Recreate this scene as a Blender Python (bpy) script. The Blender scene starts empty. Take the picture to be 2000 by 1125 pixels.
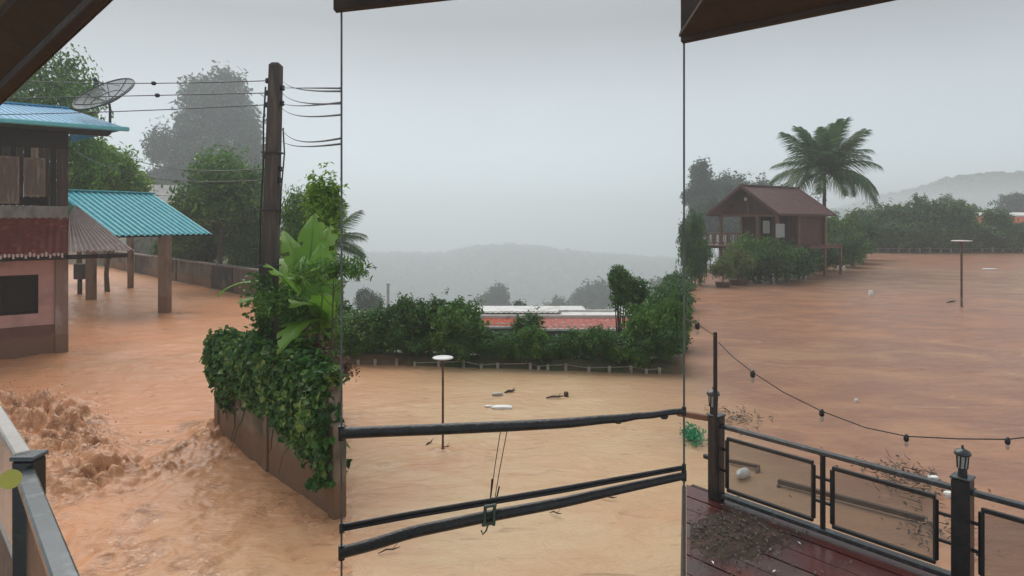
import bpy, math, random
import numpy as np
from mathutils import Vector, Matrix

# ------------------------------------------------------------------ camera, sky, sun, exposure
SC = bpy.context.scene
COL = SC.collection
R = math.radians
F, HY, H = 1300.0, 430.0, 4.5          # focal length and horizon row (2000 px frame), eye height over the flood

cam_data = bpy.data.cameras.new('camera')
cam = bpy.data.objects.new('camera', cam_data)
COL.objects.link(cam)
cam.location = (0, 0, H)
cam.rotation_euler = (R(90), 0, 0)
cam_data.sensor_width = 36
cam_data.lens = 36 * F / 2000
cam_data.shift_y = -(562.5 - HY) / 2000
cam_data.clip_start = 0.05
cam_data.clip_end = 12000
SC.camera = cam

SUN_EL, SUN_ROT = R(52), R(-25)
world = bpy.data.worlds.new('World')
SC.world = world
world.use_nodes = True
wn, wl = world.node_tree.nodes, world.node_tree.links
bg = wn['Background']
sky = wn.new('ShaderNodeTexSky')
sky.sky_type = 'NISHITA'
sky.sun_disc = False
sky.sun_elevation = SUN_EL
sky.sun_rotation = SUN_ROT
sky.dust_density = 6
sky.air_density = 1.0
hs = wn.new('ShaderNodeHueSaturation')
hs.inputs['Saturation'].default_value = 0.25
hs.inputs['Value'].default_value = 0.05
wl.new(sky.outputs[0], hs.inputs['Color'])
tc = wn.new('ShaderNodeTexCoord')
sep = wn.new('ShaderNodeSeparateXYZ')
wl.new(tc.outputs['Generated'], sep.inputs[0])
ramp = wn.new('ShaderNodeValToRGB')      # an overcast deck of cloud: paler low down, greyer overhead
wl.new(sep.outputs['Z'], ramp.inputs[0])
els = ramp.color_ramp.elements
els[0].position = 0.0
els[0].color = (0.45, 0.50, 0.53, 1)
els[1].position = 1.0
els[1].color = (0.27, 0.286, 0.30, 1)
for p_, c_ in ((0.10, (0.43, 0.49, 0.525)), (0.18, (0.37, 0.41, 0.44)), (0.28, (0.235, 0.252, 0.268)), (0.45, (0.25, 0.266, 0.28))):
    e = els.new(p_)
    e.color = (*c_, 1)
cn = wn.new('ShaderNodeTexNoise')
cn.inputs['Scale'].default_value = 1.6
cn.inputs['Detail'].default_value = 4
wl.new(tc.outputs['Generated'], cn.inputs['Vector'])
cm = wn.new('ShaderNodeMapRange')
cm.inputs[1].default_value = 0.3
cm.inputs[2].default_value = 0.7
cm.inputs[3].default_value = 0.93
cm.inputs[4].default_value = 1.07
wl.new(cn.outputs['Fac'], cm.inputs[0])
mul = wn.new('ShaderNodeMix')
mul.data_type = 'RGBA'
mul.blend_type = 'MULTIPLY'
mul.inputs[0].default_value = 1
wl.new(ramp.outputs[0], mul.inputs[6])
wl.new(cm.outputs[0], mul.inputs[7])
mx = wn.new('ShaderNodeMix')
mx.data_type = 'RGBA'
mx.inputs[0].default_value = 0.9
wl.new(hs.outputs[0], mx.inputs[6])
wl.new(mul.outputs[2], mx.inputs[7])
wl.new(mx.outputs[2], bg.inputs[0])
bg.inputs[1].default_value = 1.0

sun_data = bpy.data.lights.new('sun', 'SUN')
sun_data.energy = 1.5
sun_data.angle = R(60)
sun_data.color = (1.0, 0.985, 0.965)
sun = bpy.data.objects.new('sun', sun_data)
COL.objects.link(sun)
sun.rotation_euler = (R(90) - SUN_EL, 0, R(180) - SUN_ROT)

vs = SC.view_settings
vs.view_transform = 'Standard'
vs.look = 'None'
vs.exposure = 0.75
vs.gamma = 1.0
vs.use_curve_mapping = False
SC.render.engine = 'CYCLES'
SC.cycles.use_denoising = True
SC.cycles.volume_bounces = 2
SC.cycles.max_bounces = 8
SC.cycles.transparent_max_bounces = 16
SC.cycles.caustics_reflective = False
SC.cycles.caustics_refractive = False

rng = np.random.default_rng(7)
random.seed(7)

# ------------------------------------------------------------------ helpers
def P(px, py, D):
    return Vector(((px - 1000) / F * D, D, H - (py - HY) / F * D))

def G(px, py, z=0.0):
    D = (H - z) * F / (py - HY)
    return Vector(((px - 1000) / F * D, D, z))

def on_plane(px, py, p0, n):
    d = Vector(((px - 1000) / F, 1.0, -(py - HY) / F))
    o = Vector((0, 0, H))
    t = (Vector(p0) - o).dot(n) / d.dot(n)
    return o + d * t

def tag(o, label=None, cat=None, group=None, kind=None):
    if label: o['label'] = label
    if cat: o['category'] = cat
    if group: o['group'] = group
    if kind: o['kind'] = kind
    return o

def thing(name, label, cat, loc=(0, 0, 0), group=None, rz=0.0):
    o = bpy.data.objects.new(name, None)
    o.empty_display_size = 0.2
    COL.objects.link(o)
    o.location = loc
    o.rotation_euler = (0, 0, rz)
    return tag(o, label, cat, group)

def link(name, me, parent=None, loc=None):
    o = bpy.data.objects.new(name, me)
    COL.objects.link(o)
    if parent is not None:
        o.parent = parent
        # children are modelled in world space unless a location is given
        if loc is None:
            top, off = parent, Vector((0, 0, 0))
            while top is not None:
                off += Vector(top.location)
                top = top.parent
            o.location = -off
        else:
            o.location = loc
    elif loc is not None:
        o.location = loc
    return o

def fast_mesh(name, verts, faces, mat, smooth=False):
    """verts (n,3), faces (m,k) numpy -> mesh"""
    verts = np.ascontiguousarray(verts, dtype=np.float32)
    faces = np.ascontiguousarray(faces, dtype=np.int32)
    m, k = faces.shape
    me = bpy.data.meshes.new(name)
    me.vertices.add(len(verts))
    me.vertices.foreach_set('co', verts.ravel())
    me.loops.add(m * k)
    me.loops.foreach_set('vertex_index', faces.ravel())
    me.polygons.add(m)
    me.polygons.foreach_set('loop_start', np.arange(0, m * k, k, dtype=np.int32))
    try:
        me.polygons.foreach_set('loop_total', np.full(m, k, dtype=np.int32))
    except Exception:
        pass
    me.polygons.foreach_set('use_smooth', np.full(m, smooth, dtype=bool))
    me.update(calc_edges=True)
    me.validate()
    me.materials.append(mat)
    return me

class MB:
    def __init__(s):
        s.v, s.f, s.sm = [], [], []
    def add(s, vs_, fs_, smooth=False):
        b = len(s.v)
        s.v += [tuple(v) for v in vs_]
        s.f += [tuple(i + b for i in f) for f in fs_]
        s.sm += [smooth] * len(fs_)
        return s
    def hexa(s, c, ch=0.0):
        # 8 corners: bottom 0-3, top 4-7 (same winding)
        return s.add(c, [(3, 2, 1, 0), (4, 5, 6, 7), (0, 1, 5, 4), (1, 2, 6, 5), (2, 3, 7, 6), (3, 0, 4, 7)])
    def bev(s, o, ax, ay, az, b=0.01):
        """bevelled box: origin corner o and three edge vectors"""
        o, ax, ay, az = Vector(o), Vector(ax), Vector(ay), Vector(az)
        lx, ly, lz = ax.length, ay.length, az.length
        b = min(b, lx * .3, ly * .3, lz * .3)
        x, y, z = ax / lx, ay / ly, az / lz
        vs_ = []
        for k in (0, 1):
            for j in (0, 1):
                for i in (0, 1):
                    c = o + ax * i + ay * j + az * k
                    ix, iy, iz = x * (b if i == 0 else -b), y * (b if j == 0 else -b), z * (b if k == 0 else -b)
                    vs_ += [c + iy + iz, c + ix + iz, c + ix + iy]   # on x face, y face, z face
        def q(i, j, k, a): return (i + 2 * j + 4 * k) * 3 + a
        fs_ = []
        fs_.append([q(0, 0, 0, 0), q(0, 0, 1, 0), q(0, 1, 1, 0), q(0, 1, 0, 0)])
        fs_.append([q(1, 0, 0, 0), q(1, 1, 0, 0), q(1, 1, 1, 0), q(1, 0, 1, 0)])
        fs_.append([q(0, 0, 0, 1), q(1, 0, 0, 1), q(1, 0, 1, 1), q(0, 0, 1, 1)])
        fs_.append([q(0, 1, 0, 1), q(0, 1, 1, 1), q(1, 1, 1, 1), q(1, 1, 0, 1)])
        fs_.append([q(0, 0, 0, 2), q(0, 1, 0, 2), q(1, 1, 0, 2), q(1, 0, 0, 2)])
        fs_.append([q(0, 0, 1, 2), q(1, 0, 1, 2), q(1, 1, 1, 2), q(0, 1, 1, 2)])
        for k in (0, 1):
            for j in (0, 1):
                fs_.append([q(0, j, k, 1), q(1, j, k, 1), q(1, j, k, 2), q(0, j, k, 2)])
        for k in (0, 1):
            for i in (0, 1):
                fs_.append([q(i, 0, k, 0), q(i, 1, k, 0), q(i, 1, k, 2), q(i, 0, k, 2)])
        for j in (0, 1):
            for i in (0, 1):
                fs_.append([q(i, j, 0, 0), q(i, j, 1, 0), q(i, j, 1, 1), q(i, j, 0, 1)])
        for k in (0, 1):
            for j in (0, 1):
                for i in (0, 1):
                    fs_.append([q(i, j, k, 0), q(i, j, k, 1), q(i, j, k, 2)])
        return s.add(vs_, fs_)
    def bar(s, p, q_, w, h, up=(0, 0, 1), b=0.006):
        """rectangular bar from p to q, centred on the line"""
        p, q_ = Vector(p), Vector(q_)
        d = q_ - p
        side = d.cross(Vector(up))
        if side.length < 1e-6:
            side = d.cross(Vector((1, 0, 0)))
        side.normalize()
        u = side.cross(d).normalized()
        return s.bev(p - side * w / 2 - u * h / 2, d, side * w, u * h, b)
    def tube(s, pts, rad, n=10, cap=True):
        pts = [Vector(p) for p in pts]
        if not hasattr(rad, '__len__'): rad = [rad] * len(pts)
        ref = None
        vs_ = []
        for i, p in enumerate(pts):
            t = (pts[min(i + 1, len(pts) - 1)] - pts[max(i - 1, 0)])
            if t.length < 1e-9: t = Vector((0, 0, 1))
            t.normalize()
            if ref is None:
                ref = Vector((0, 0, 1)) if abs(t.z) < .9 else Vector((1, 0, 0))
            a = (ref - t * ref.dot(t)).normalized()
            ref = a
            b = t.cross(a)
            for k in range(n):
                g = 2 * math.pi * k / n
                vs_.append(p + (a * math.cos(g) + b * math.sin(g)) * rad[i])
        fs_ = []
        for i in range(len(pts) - 1):
            for k in range(n):
                k2 = (k + 1) % n
                fs_.append((i * n + k, i * n + k2, (i + 1) * n + k2, (i + 1) * n + k))
        s.add(vs_, fs_, True)
        if cap:
            m = len(vs_)
            s.add(vs_[:n], [tuple(range(n))[::-1]])
            s.add(vs_[m - n:], [tuple(range(n))])
        return s
    def lathe(s, c, prof, n=16):
        """prof: list of (r, z) about a vertical axis through c"""
        c = Vector(c)
        vs_ = []
        for r, z in prof:
            for k in range(n):
                g = 2 * math.pi * k / n
                vs_.append(c + Vector((r * math.cos(g), r * math.sin(g), z)))
        fs_ = []
        for i in range(len(prof) - 1):
            for k in range(n):
                k2 = (k + 1) % n
                fs_.append((i * n + k, i * n + k2, (i + 1) * n + k2, (i + 1) * n + k))
        fs_.append(tuple(range(n))[::-1])
        fs_.append(tuple(range((len(prof) - 1) * n, len(prof) * n)))
        return s.add(vs_, fs_, len(prof) > 3)
    def mesh(s, name, mat):
        me = bpy.data.meshes.new(name)
        me.from_pydata(s.v, [], s.f)
        me.polygons.foreach_set('use_smooth', s.sm)
        me.update()
        me.materials.append(mat)
        return me
    def build(s, name, mat, parent=None):
        return link(name, s.mesh(name, mat), parent)

def hsh(ix, iy, seed):
    h = (ix.astype(np.int64) * 374761393 + iy.astype(np.int64) * 668265263 + seed * 1442695041) & 0xffffffff
    h = ((h ^ (h >> 13)) * 1274126177) & 0xffffffff
    h = h ^ (h >> 16)
    return (h & 0xffffff) / float(0xffffff)

def vnoise(x, y, seed=0):
    ix, iy = np.floor(x), np.floor(y)
    fx, fy = x - ix, y - iy
    fx, fy = fx * fx * fx * (fx * (fx * 6 - 15) + 10), fy * fy * fy * (fy * (fy * 6 - 15) + 10)
    a, b = hsh(ix, iy, seed), hsh(ix + 1, iy, seed)
    c, d = hsh(ix, iy + 1, seed), hsh(ix + 1, iy + 1, seed)
    return (a + (b - a) * fx) * (1 - fy) + (c + (d - c) * fx) * fy      # 0..1

def fbm(x, y, seed=0, oct=4, gain=.5):
    t, a, n = 0, 1, 0
    for o in range(oct):
        t = t + a * (vnoise(x * 2 ** o, y * 2 ** o, seed + o * 17) * 2 - 1)
        n += a
        a *= gain
    return t / n

def sstep(a, b, x):
    t = np.clip((x - a) / (b - a), 0, 1)
    return t * t * (3 - 2 * t)

# ------------------------------------------------------------------ materials
MATS = {}
def mat(name, c1, c2=None, scale=4.0, rough=0.6, bump=0.0, bscale=None, metal=0.0, spec=0.5, stretch=None,
        c3=None, s3=1.0, t3=(0.55, 0.7), alpha=1.0, coords='Object', coat=0.0, tide=None):
    if name in MATS: return MATS[name]
    m = bpy.data.materials.new(name)
    m.use_nodes = True
    n, l = m.node_tree.nodes, m.node_tree.links
    b = n['Principled BSDF']
    b.inputs['Roughness'].default_value = rough
    b.inputs['Metallic'].default_value = metal
    b.inputs['Specular IOR Level'].default_value = spec
    b.inputs['Coat Weight'].default_value = coat
    b.inputs['Coat Roughness'].default_value = 0.12
    c2 = c2 or tuple(x * .7 for x in c1)
    tcn = n.new('ShaderNodeTexCoord')
    vec = tcn.outputs[coords]
    if stretch:
        mp = n.new('ShaderNodeMapping')
        mp.inputs['Scale'].default_value = stretch
        l.new(vec, mp.inputs[0])
        vec = mp.outputs[0]
    no = n.new('ShaderNodeTexNoise')
    no.inputs['Scale'].default_value = scale
    no.inputs['Detail'].default_value = 6
    no.inputs['Roughness'].default_value = .65
    l.new(vec, no.inputs['Vector'])
    mr = n.new('ShaderNodeMapRange')
    mr.inputs[1].default_value = .32
    mr.inputs[2].default_value = .68
    l.new(no.outputs['Fac'], mr.inputs[0])
    mixn = n.new('ShaderNodeMix')
    mixn.data_type = 'RGBA'
    l.new(mr.outputs[0], mixn.inputs[0])
    mixn.inputs[6].default_value = (*c1, 1)
    mixn.inputs[7].default_value = (*c2, 1)
    out = mixn.outputs[2]
    if c3:
        n3 = n.new('ShaderNodeTexNoise')
        n3.inputs['Scale'].default_value = s3
        n3.inputs['Detail'].default_value = 5
        l.new(vec, n3.inputs['Vector'])
        m3 = n.new('ShaderNodeMapRange')
        m3.inputs[1].default_value, m3.inputs[2].default_value = t3
        l.new(n3.outputs['Fac'], m3.inputs[0])
        x3 = n.new('ShaderNodeMix')
        x3.data_type = 'RGBA'
        l.new(m3.outputs[0], x3.inputs[0])
        l.new(out, x3.inputs[6])
        x3.inputs[7].default_value = (*c3, 1)
        out = x3.outputs[2]
    if tide:                                            # silt left on whatever stands in the flood
        sz = n.new('ShaderNodeSeparateXYZ')
        l.new(tcn.outputs['Object'], sz.inputs[0])
        tn = n.new('ShaderNodeTexNoise')
        tn.inputs['Scale'].default_value = 2.5
        tn.inputs['Detail'].default_value = 5
        l.new(tcn.outputs['Object'], tn.inputs['Vector'])
        ta = n.new('ShaderNodeMath')
        ta.operation = 'MULTIPLY_ADD'
        l.new(tn.outputs['Fac'], ta.inputs[0])
        ta.inputs[1].default_value = -.5
        l.new(sz.outputs['Z'], ta.inputs[2])
        tr_ = n.new('ShaderNodeMapRange')
        tr_.inputs[1].default_value, tr_.inputs[2].default_value = tide - .25, tide - .12
        tr_.inputs[3].default_value, tr_.inputs[4].default_value = .8, 0
        l.new(ta.outputs[0], tr_.inputs[0])
        tx = n.new('ShaderNodeMix')
        tx.data_type = 'RGBA'
        l.new(tr_.outputs[0], tx.inputs[0])
        l.new(out, tx.inputs[6])
        tx.inputs[7].default_value = (.19, .105, .06, 1)
        out = tx.outputs[2]
    l.new(out, b.inputs['Base Color'])
    rr = n.new('ShaderNodeMapRange')
    rr.inputs[3].default_value = max(0.03, rough - .1)
    rr.inputs[4].default_value = min(1, rough + .12)
    l.new(no.outputs['Fac'], rr.inputs[0])
    l.new(rr.outputs[0], b.inputs['Roughness'])
    if bump:
        bn = n.new('ShaderNodeTexNoise')
        bn.inputs['Scale'].default_value = bscale or scale * 4
        bn.inputs['Detail'].default_value = 5
        l.new(vec, bn.inputs['Vector'])
        bu = n.new('ShaderNodeBump')
        bu.inputs['Strength'].default_value = bump
        bu.inputs['Distance'].default_value = .03
        l.new(bn.outputs['Fac'], bu.inputs['Height'])
        l.new(bu.outputs[0], b.inputs['Normal'])
    if alpha < 1:
        b.inputs['Alpha'].default_value = alpha
    MATS[name] = m
    return m

def leafmat(name, c1, c2, rough=0.45, trans=0.3, nscale=0.8, c3=None):
    if name in MATS: return MATS[name]
    m = bpy.data.materials.new(name)
    m.use_nodes = True
    n, l = m.node_tree.nodes, m.node_tree.links
    b = n['Principled BSDF']
    out = n['Material Output']
    ge = n.new('ShaderNodeNewGeometry')
    tcn = n.new('ShaderNodeTexCoord')
    no = n.new('ShaderNodeTexNoise')
    no.inputs['Scale'].default_value = nscale
    no.inputs['Detail'].default_value = 3
    l.new(tcn.outputs['Object'], no.inputs['Vector'])
    ad = n.new('ShaderNodeMath')
    ad.operation = 'MULTIPLY_ADD'
    l.new(ge.outputs['Random Per Island'], ad.inputs[0])
    ad.inputs[1].default_value = .55
    l.new(no.outputs['Fac'], ad.inputs[2])
    mr = n.new('ShaderNodeMapRange')
    mr.inputs[1].default_value = .4
    mr.inputs[2].default_value = 1.1
    l.new(ad.outputs[0], mr.inputs[0])
    rp = n.new('ShaderNodeValToRGB')
    rp.color_ramp.elements[0].color = (*c1, 1)
    rp.color_ramp.elements[1].color = (*c2, 1)
    if c3:
        rp.color_ramp.elements[1].position = .8
        e_ = rp.color_ramp.elements.new(1.0)
        e_.color = (*c3, 1)
    l.new(mr.outputs[0], rp.inputs[0])
    l.new(rp.outputs[0], b.inputs['Base Color'])
    b.inputs['Roughness'].default_value = rough
    b.inputs['Specular IOR Level'].default_value = .4
    tr = n.new('ShaderNodeBsdfTranslucent')
    l.new(rp.outputs[0], tr.inputs[0])
    ms = n.new('ShaderNodeMixShader')
    ms.inputs[0].default_value = trans
    l.new(b.outputs[0], ms.inputs[1])
    l.new(tr.outputs[0], ms.inputs[2])
    l.new(ms.outputs[0], out.inputs[0])
    MATS[name] = m
    return m

LEAF_DARK = leafmat('leaf_dark', (.022, .08, .014), (.07, .19, .03), c3=(.16, .31, .06))
LEAF_MID = leafmat('leaf_mid', (.035, .11, .016), (.11, .25, .03), c3=(.24, .40, .07))
LEAF_BRIGHT = leafmat('leaf_bright', (.08, .20, .016), (.21, .40, .03), c3=(.36, .52, .07))
LEAF_FAR = leafmat('leaf_far', (.02, .05, .022), (.05, .10, .035), nscale=.25)
LEAF_IVY = leafmat('leaf_ivy', (.016, .065, .018), (.07, .2, .03), c3=(.27, .36, .09), nscale=2.4)
LEAF_RED = leafmat('leaf_red', (.07, .03, .02), (.17, .08, .045), c3=(.28, .17, .1))
LEAF_YEL = leafmat('leaf_yellow', (.07, .12, .025), (.2, .26, .06), c3=(.3, .34, .1))
LEAF_BANANA = leafmat('leaf_banana', (.09, .22, .02), (.2, .4, .05), trans=.45, nscale=.9)
LEAF_PALM = leafmat('leaf_palm', (.03, .085, .025), (.08, .17, .045), c3=(.17, .26, .08), rough=.35)
BARK = mat('bark', (.11, .085, .06), (.05, .038, .028), scale=6, rough=.9, bump=.6)
STEEL_BLACK = mat('black_steel', (.012, .012, .013), (.03, .028, .027), scale=9, rough=.35, bump=.1)
CABLE_BLACK = mat('cable_black', (.012, .010, .011), (.03, .027, .027), scale=14, rough=.4, bump=.25, bscale=60)
WHITE_PLASTIC = mat('white_plastic', (.75, .76, .75), (.6, .6, .57), scale=6, rough=.4)

# ------------------------------------------------------------------ terrain, flood water, haze
A_HEDGE0, A_HEDGE1 = Vector((-5.9, 21.1)), Vector((5.02, 19.6))
WPOLY = [(-90, -6), (-90, 92), (-39.8, 65), (-15, 39), (-8.4, 32.1), tuple(A_HEDGE0), tuple(A_HEDGE1),
         (12.25, 47), (18, 58), (32, 74), (37, 80), (52, 93), (150, 93), (150, -6)]

def poly_sd(x, y, poly):
    """signed distance, negative inside"""
    d = np.full(x.shape, 1e9)
    ins = np.zeros(x.shape, bool)
    n = len(poly)
    for i in range(n):
        x0, y0 = poly[i]
        x1, y1 = poly[(i + 1) % n]
        ex, ey = x1 - x0, y1 - y0
        t = np.clip(((x - x0) * ex + (y - y0) * ey) / (ex * ex + ey * ey), 0, 1)
        d = np.minimum(d, np.hypot(x - x0 - t * ex, y - y0 - t * ey))
        c = ((y0 > y) != (y1 > y)) & (x < ex * (y - y0) / (ey if ey else 1e-9) + x0)
        ins ^= c
    return np.where(ins, -d, d)

CREST_PX = np.array([-2000, 0, 300, 480, 560, 640, 870, 930, 1000, 1060, 1130, 1335, 1450, 1560, 1700, 1780, 1860, 2000, 2400, 4000.])
CREST_Y = np.array([400, 395, 400, 420, 470, 508, 509, 492, 489, 494, 506, 526, 500, 440, 392, 378, 352, 342, 350, 360.])

def terrain_z(x, y):
    D = np.maximum(y, .5)
    a = x / D
    d = poly_sd(x, y, WPOLY)
    px = 1000 + F * a
    wl_ = 1 - sstep(-.40, -.27, a)                   # left share
    wr_ = sstep(.40, .47, a)                         # right share
    zl = np.clip(d * .8, 0, 1.0) + np.clip(d - 4, 0, 200) * .012
    zr = np.clip(d * .5, 0, .8) + np.clip(d - 20, 0, 300) * .01
    zm = .25 - 4.6 * sstep(.7, 2.8, d) - 126 * sstep(12, 560, D - 20) - 4 * sstep(12, 60, D - 20)
    zg = zl * wl_ + zr * wr_ + zm * np.clip(1 - wl_ - wr_, 0, 1)
    Dc = np.interp(px, [1400, 1650], [1250, 1600])          # distance of the crest
    crest = H - (np.interp(px, CREST_PX, CREST_Y) - HY) / F * Dc - 4.5
    up = sstep(.66, .99, D / Dc)
    zg = zg * (1 - up) + crest * up
    dn = sstep(1.04, 2.0, D / Dc)
    zg = zg * (1 - dn) - 145 * dn
    zg = zg + fbm(x * .02, y * .02, 5) * 2.0 * sstep(60, 220, D) + fbm(x * .5, y * .5, 9) * .06
    z = np.where(d < 0, -np.clip(-d * .9, 0, 1.6) + .05, np.where(d < .7, np.minimum(zg, .35), zg))
    return z

def tz(x, y):
    return float(terrain_z(np.array([float(x)]), np.array([float(y)]))[0])

def grid_faces(nr, nc):
    i = np.arange((nr - 1) * (nc - 1))
    r, c = i // (nc - 1), i % (nc - 1)
    a = r * nc + c
    return np.stack([a, a + 1, a + nc + 1, a + nc], 1)

s_ = np.sinh(np.linspace(-2.2, 2.2, 420)) * .55
D_ = np.concatenate([np.linspace(-5, 14, 14), np.linspace(15, 60, 150), np.geomspace(60.5, 2600, 200)])
gs, gd = np.meshgrid(s_, D_)
gx = gs * np.maximum(gd, 12)
gz = terrain_z(gx, gd)
MUD = mat('mud_ground', (.20, .13, .075), (.11, .075, .045), scale=.6, rough=.9, bump=.5, bscale=6, c3=(.05, .085, .03), s3=.35, t3=(.42, .55))
tag(link('ground', fast_mesh('ground', np.stack([gx, gd, gz], -1).reshape(-1, 3), grid_faces(len(D_), len(s_)), MUD, True)),
    'muddy green bank and valley land beyond the flood', kind='structure')

# ---- flood water: one continuous surface with a standing wave where the torrent breaks at the left
def seg_w(x, y, pts, w):
    t = np.zeros(x.shape)
    for (p, q) in zip(pts[:-1], pts[1:]):
        ex, ey = q[0] - p[0], q[1] - p[1]
        k = np.clip(((x - p[0]) * ex + (y - p[1]) * ey) / (ex * ex + ey * ey), 0, 1)
        ww = p[2] + (q[2] - p[2]) * k
        aa = p[3] + (q[3] - p[3]) * k
        dd = np.hypot(x - p[0] - k * ex, y - p[1] - k * ey)
        t = np.maximum(t, aa * np.exp(-(dd / (ww * w)) ** 2))
    return t

def gw(px, py, w, a):
    g = G(px, py)
    return (g.x, g.y, w, a)

JUMP = [gw(-40, 800, 1.3, .8), gw(40, 815, 1.2, 1), gw(90, 850, .95, 1), gw(140, 900, .8, 1), gw(200, 940, .65, .9), gw(290, 925, .5, .5), gw(350, 890, .45, .38), gw(415, 850, .4, .45)]
EDDY = [gw(400, 835, .35, .5), gw(418, 850, .3, .7), gw(440, 880, .3, .3)]

def water_z(x, y):
    a = x / np.maximum(y, 1)
    left = 1 - sstep(-.42, -.22, a)
    wx, wy = x + .5 * fbm(x * .6, y * .6, 3, 2), y + .5 * fbm(x * .6, y * .6, 4, 2)
    z = .016 * fbm(wx * .35, wy * .8, 11, 3)
    z += .010 * fbm(wx * 1.1, wy * 2.2, 12, 3)
    near_left = left * (1 - sstep(16, 30, y))
    z += near_left * (.055 * fbm(wx * .8 + wy * .3, wy * .9, 13, 4) + .022 * fbm(wx * 2.3, wy * 2.3, 14, 3))
    z += left * sstep(16, 24, y) * .06 * fbm(wx * 1.1, wy * 2.0, 15, 4)
    T = seg_w(x, y, JUMP, 1.0)
    rid = 1 - np.abs(fbm(wx * 2.3, wy * 2.3, 21, 4, .65)) * 2.4
    rid2 = 1 - np.abs(fbm(x * 6.5, y * 6.5, 22, 3, .7)) * 2.4
    bil = np.abs(fbm(wx * 1.5 + .3 * rid, wy * 1.5, 51, 2)) * 2.4
    bil2 = np.abs(fbm(wx * 3.6, wy * 3.6, 52, 3, .55)) * 2.2
    z += T * (.05 + .24 * bil * (.4 + vnoise(wx * 1.2, wy * 1.2, 8)) + .15 * bil2 + .03 * np.clip(rid2, 0, 1))
    E = seg_w(x, y, EDDY, 1.0)
    z += E * (.1 + .12 * rid)
    # the torrent: swirls downstream of the break
    W = near_left * (1 - sstep(12.5, 14.5, y + .12 * x))
    z += W * .05 * (1 - np.abs(fbm(wx * 1.1, wy * .8, 31, 3)) * 2)
    z += W * .022 * (1 - np.abs(fbm(wx * 3.0, wy * 1.8, 33, 3)) * 2) * (.3 + vnoise(x * .9, y * .9, 35))
    # scattered riffles on the open field of water
    rf = np.clip(fbm(x * .3, y * .45, 41, 2) - .05, 0, 1)
    z += rf * (1 - left) * .075 * (1 - np.abs(fbm(wx * 1.3, wy * 2.6, 42, 3)) * 2)
    for (bx, by, br) in WAKES:                          # water piling up and trailing off round whatever stands in it
        dx, dy = x - bx, y - by
        tr = np.clip(dx / (br * 9), 0, 1) * np.exp(-(np.maximum(dx, 0) / (br * 9)) ** 2)
        z += .16 * br ** .5 * np.exp(-(np.hypot(dx + br * .6, dy) / (br * 1.7)) ** 2)
        z += .10 * br ** .5 * tr * np.exp(-((np.abs(dy) - np.maximum(dx, 0) * .4) / (br * .9)) ** 2)
    return z - .02

WAKES = [(g_.x, g_.y, r0_) for g_, r0_ in ((G(865, 881), .12), (G(1878, 601), .22), (G(322, 612), .45), (G(178, 586), .4), (G(255, 563), .35), (G(157, 575), .3), (G(107, 690), .5))]

ws = np.linspace(-1.15, 1.15, 900)
wy_ = H * F / (np.concatenate([np.linspace(2900, 1180, 40), np.linspace(1177, 500, 400), np.linspace(498.5, 476, 16)]) - HY)
wgs, wgd = np.meshgrid(ws, wy_)
wgx = wgs * np.maximum(wgd, 9)
fade = 1 - sstep(70, 110, wgd)
wgz = water_z(wgx, wgd) * fade
wv = np.stack([wgx, wgd, wgz], -1).reshape(-1, 3)
wf = grid_faces(len(wy_), len(ws))
cen = wv[wf].mean(1)
keep = poly_sd(cen[:, 0], cen[:, 1], WPOLY) < 0.6
wf = wf[keep]

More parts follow.
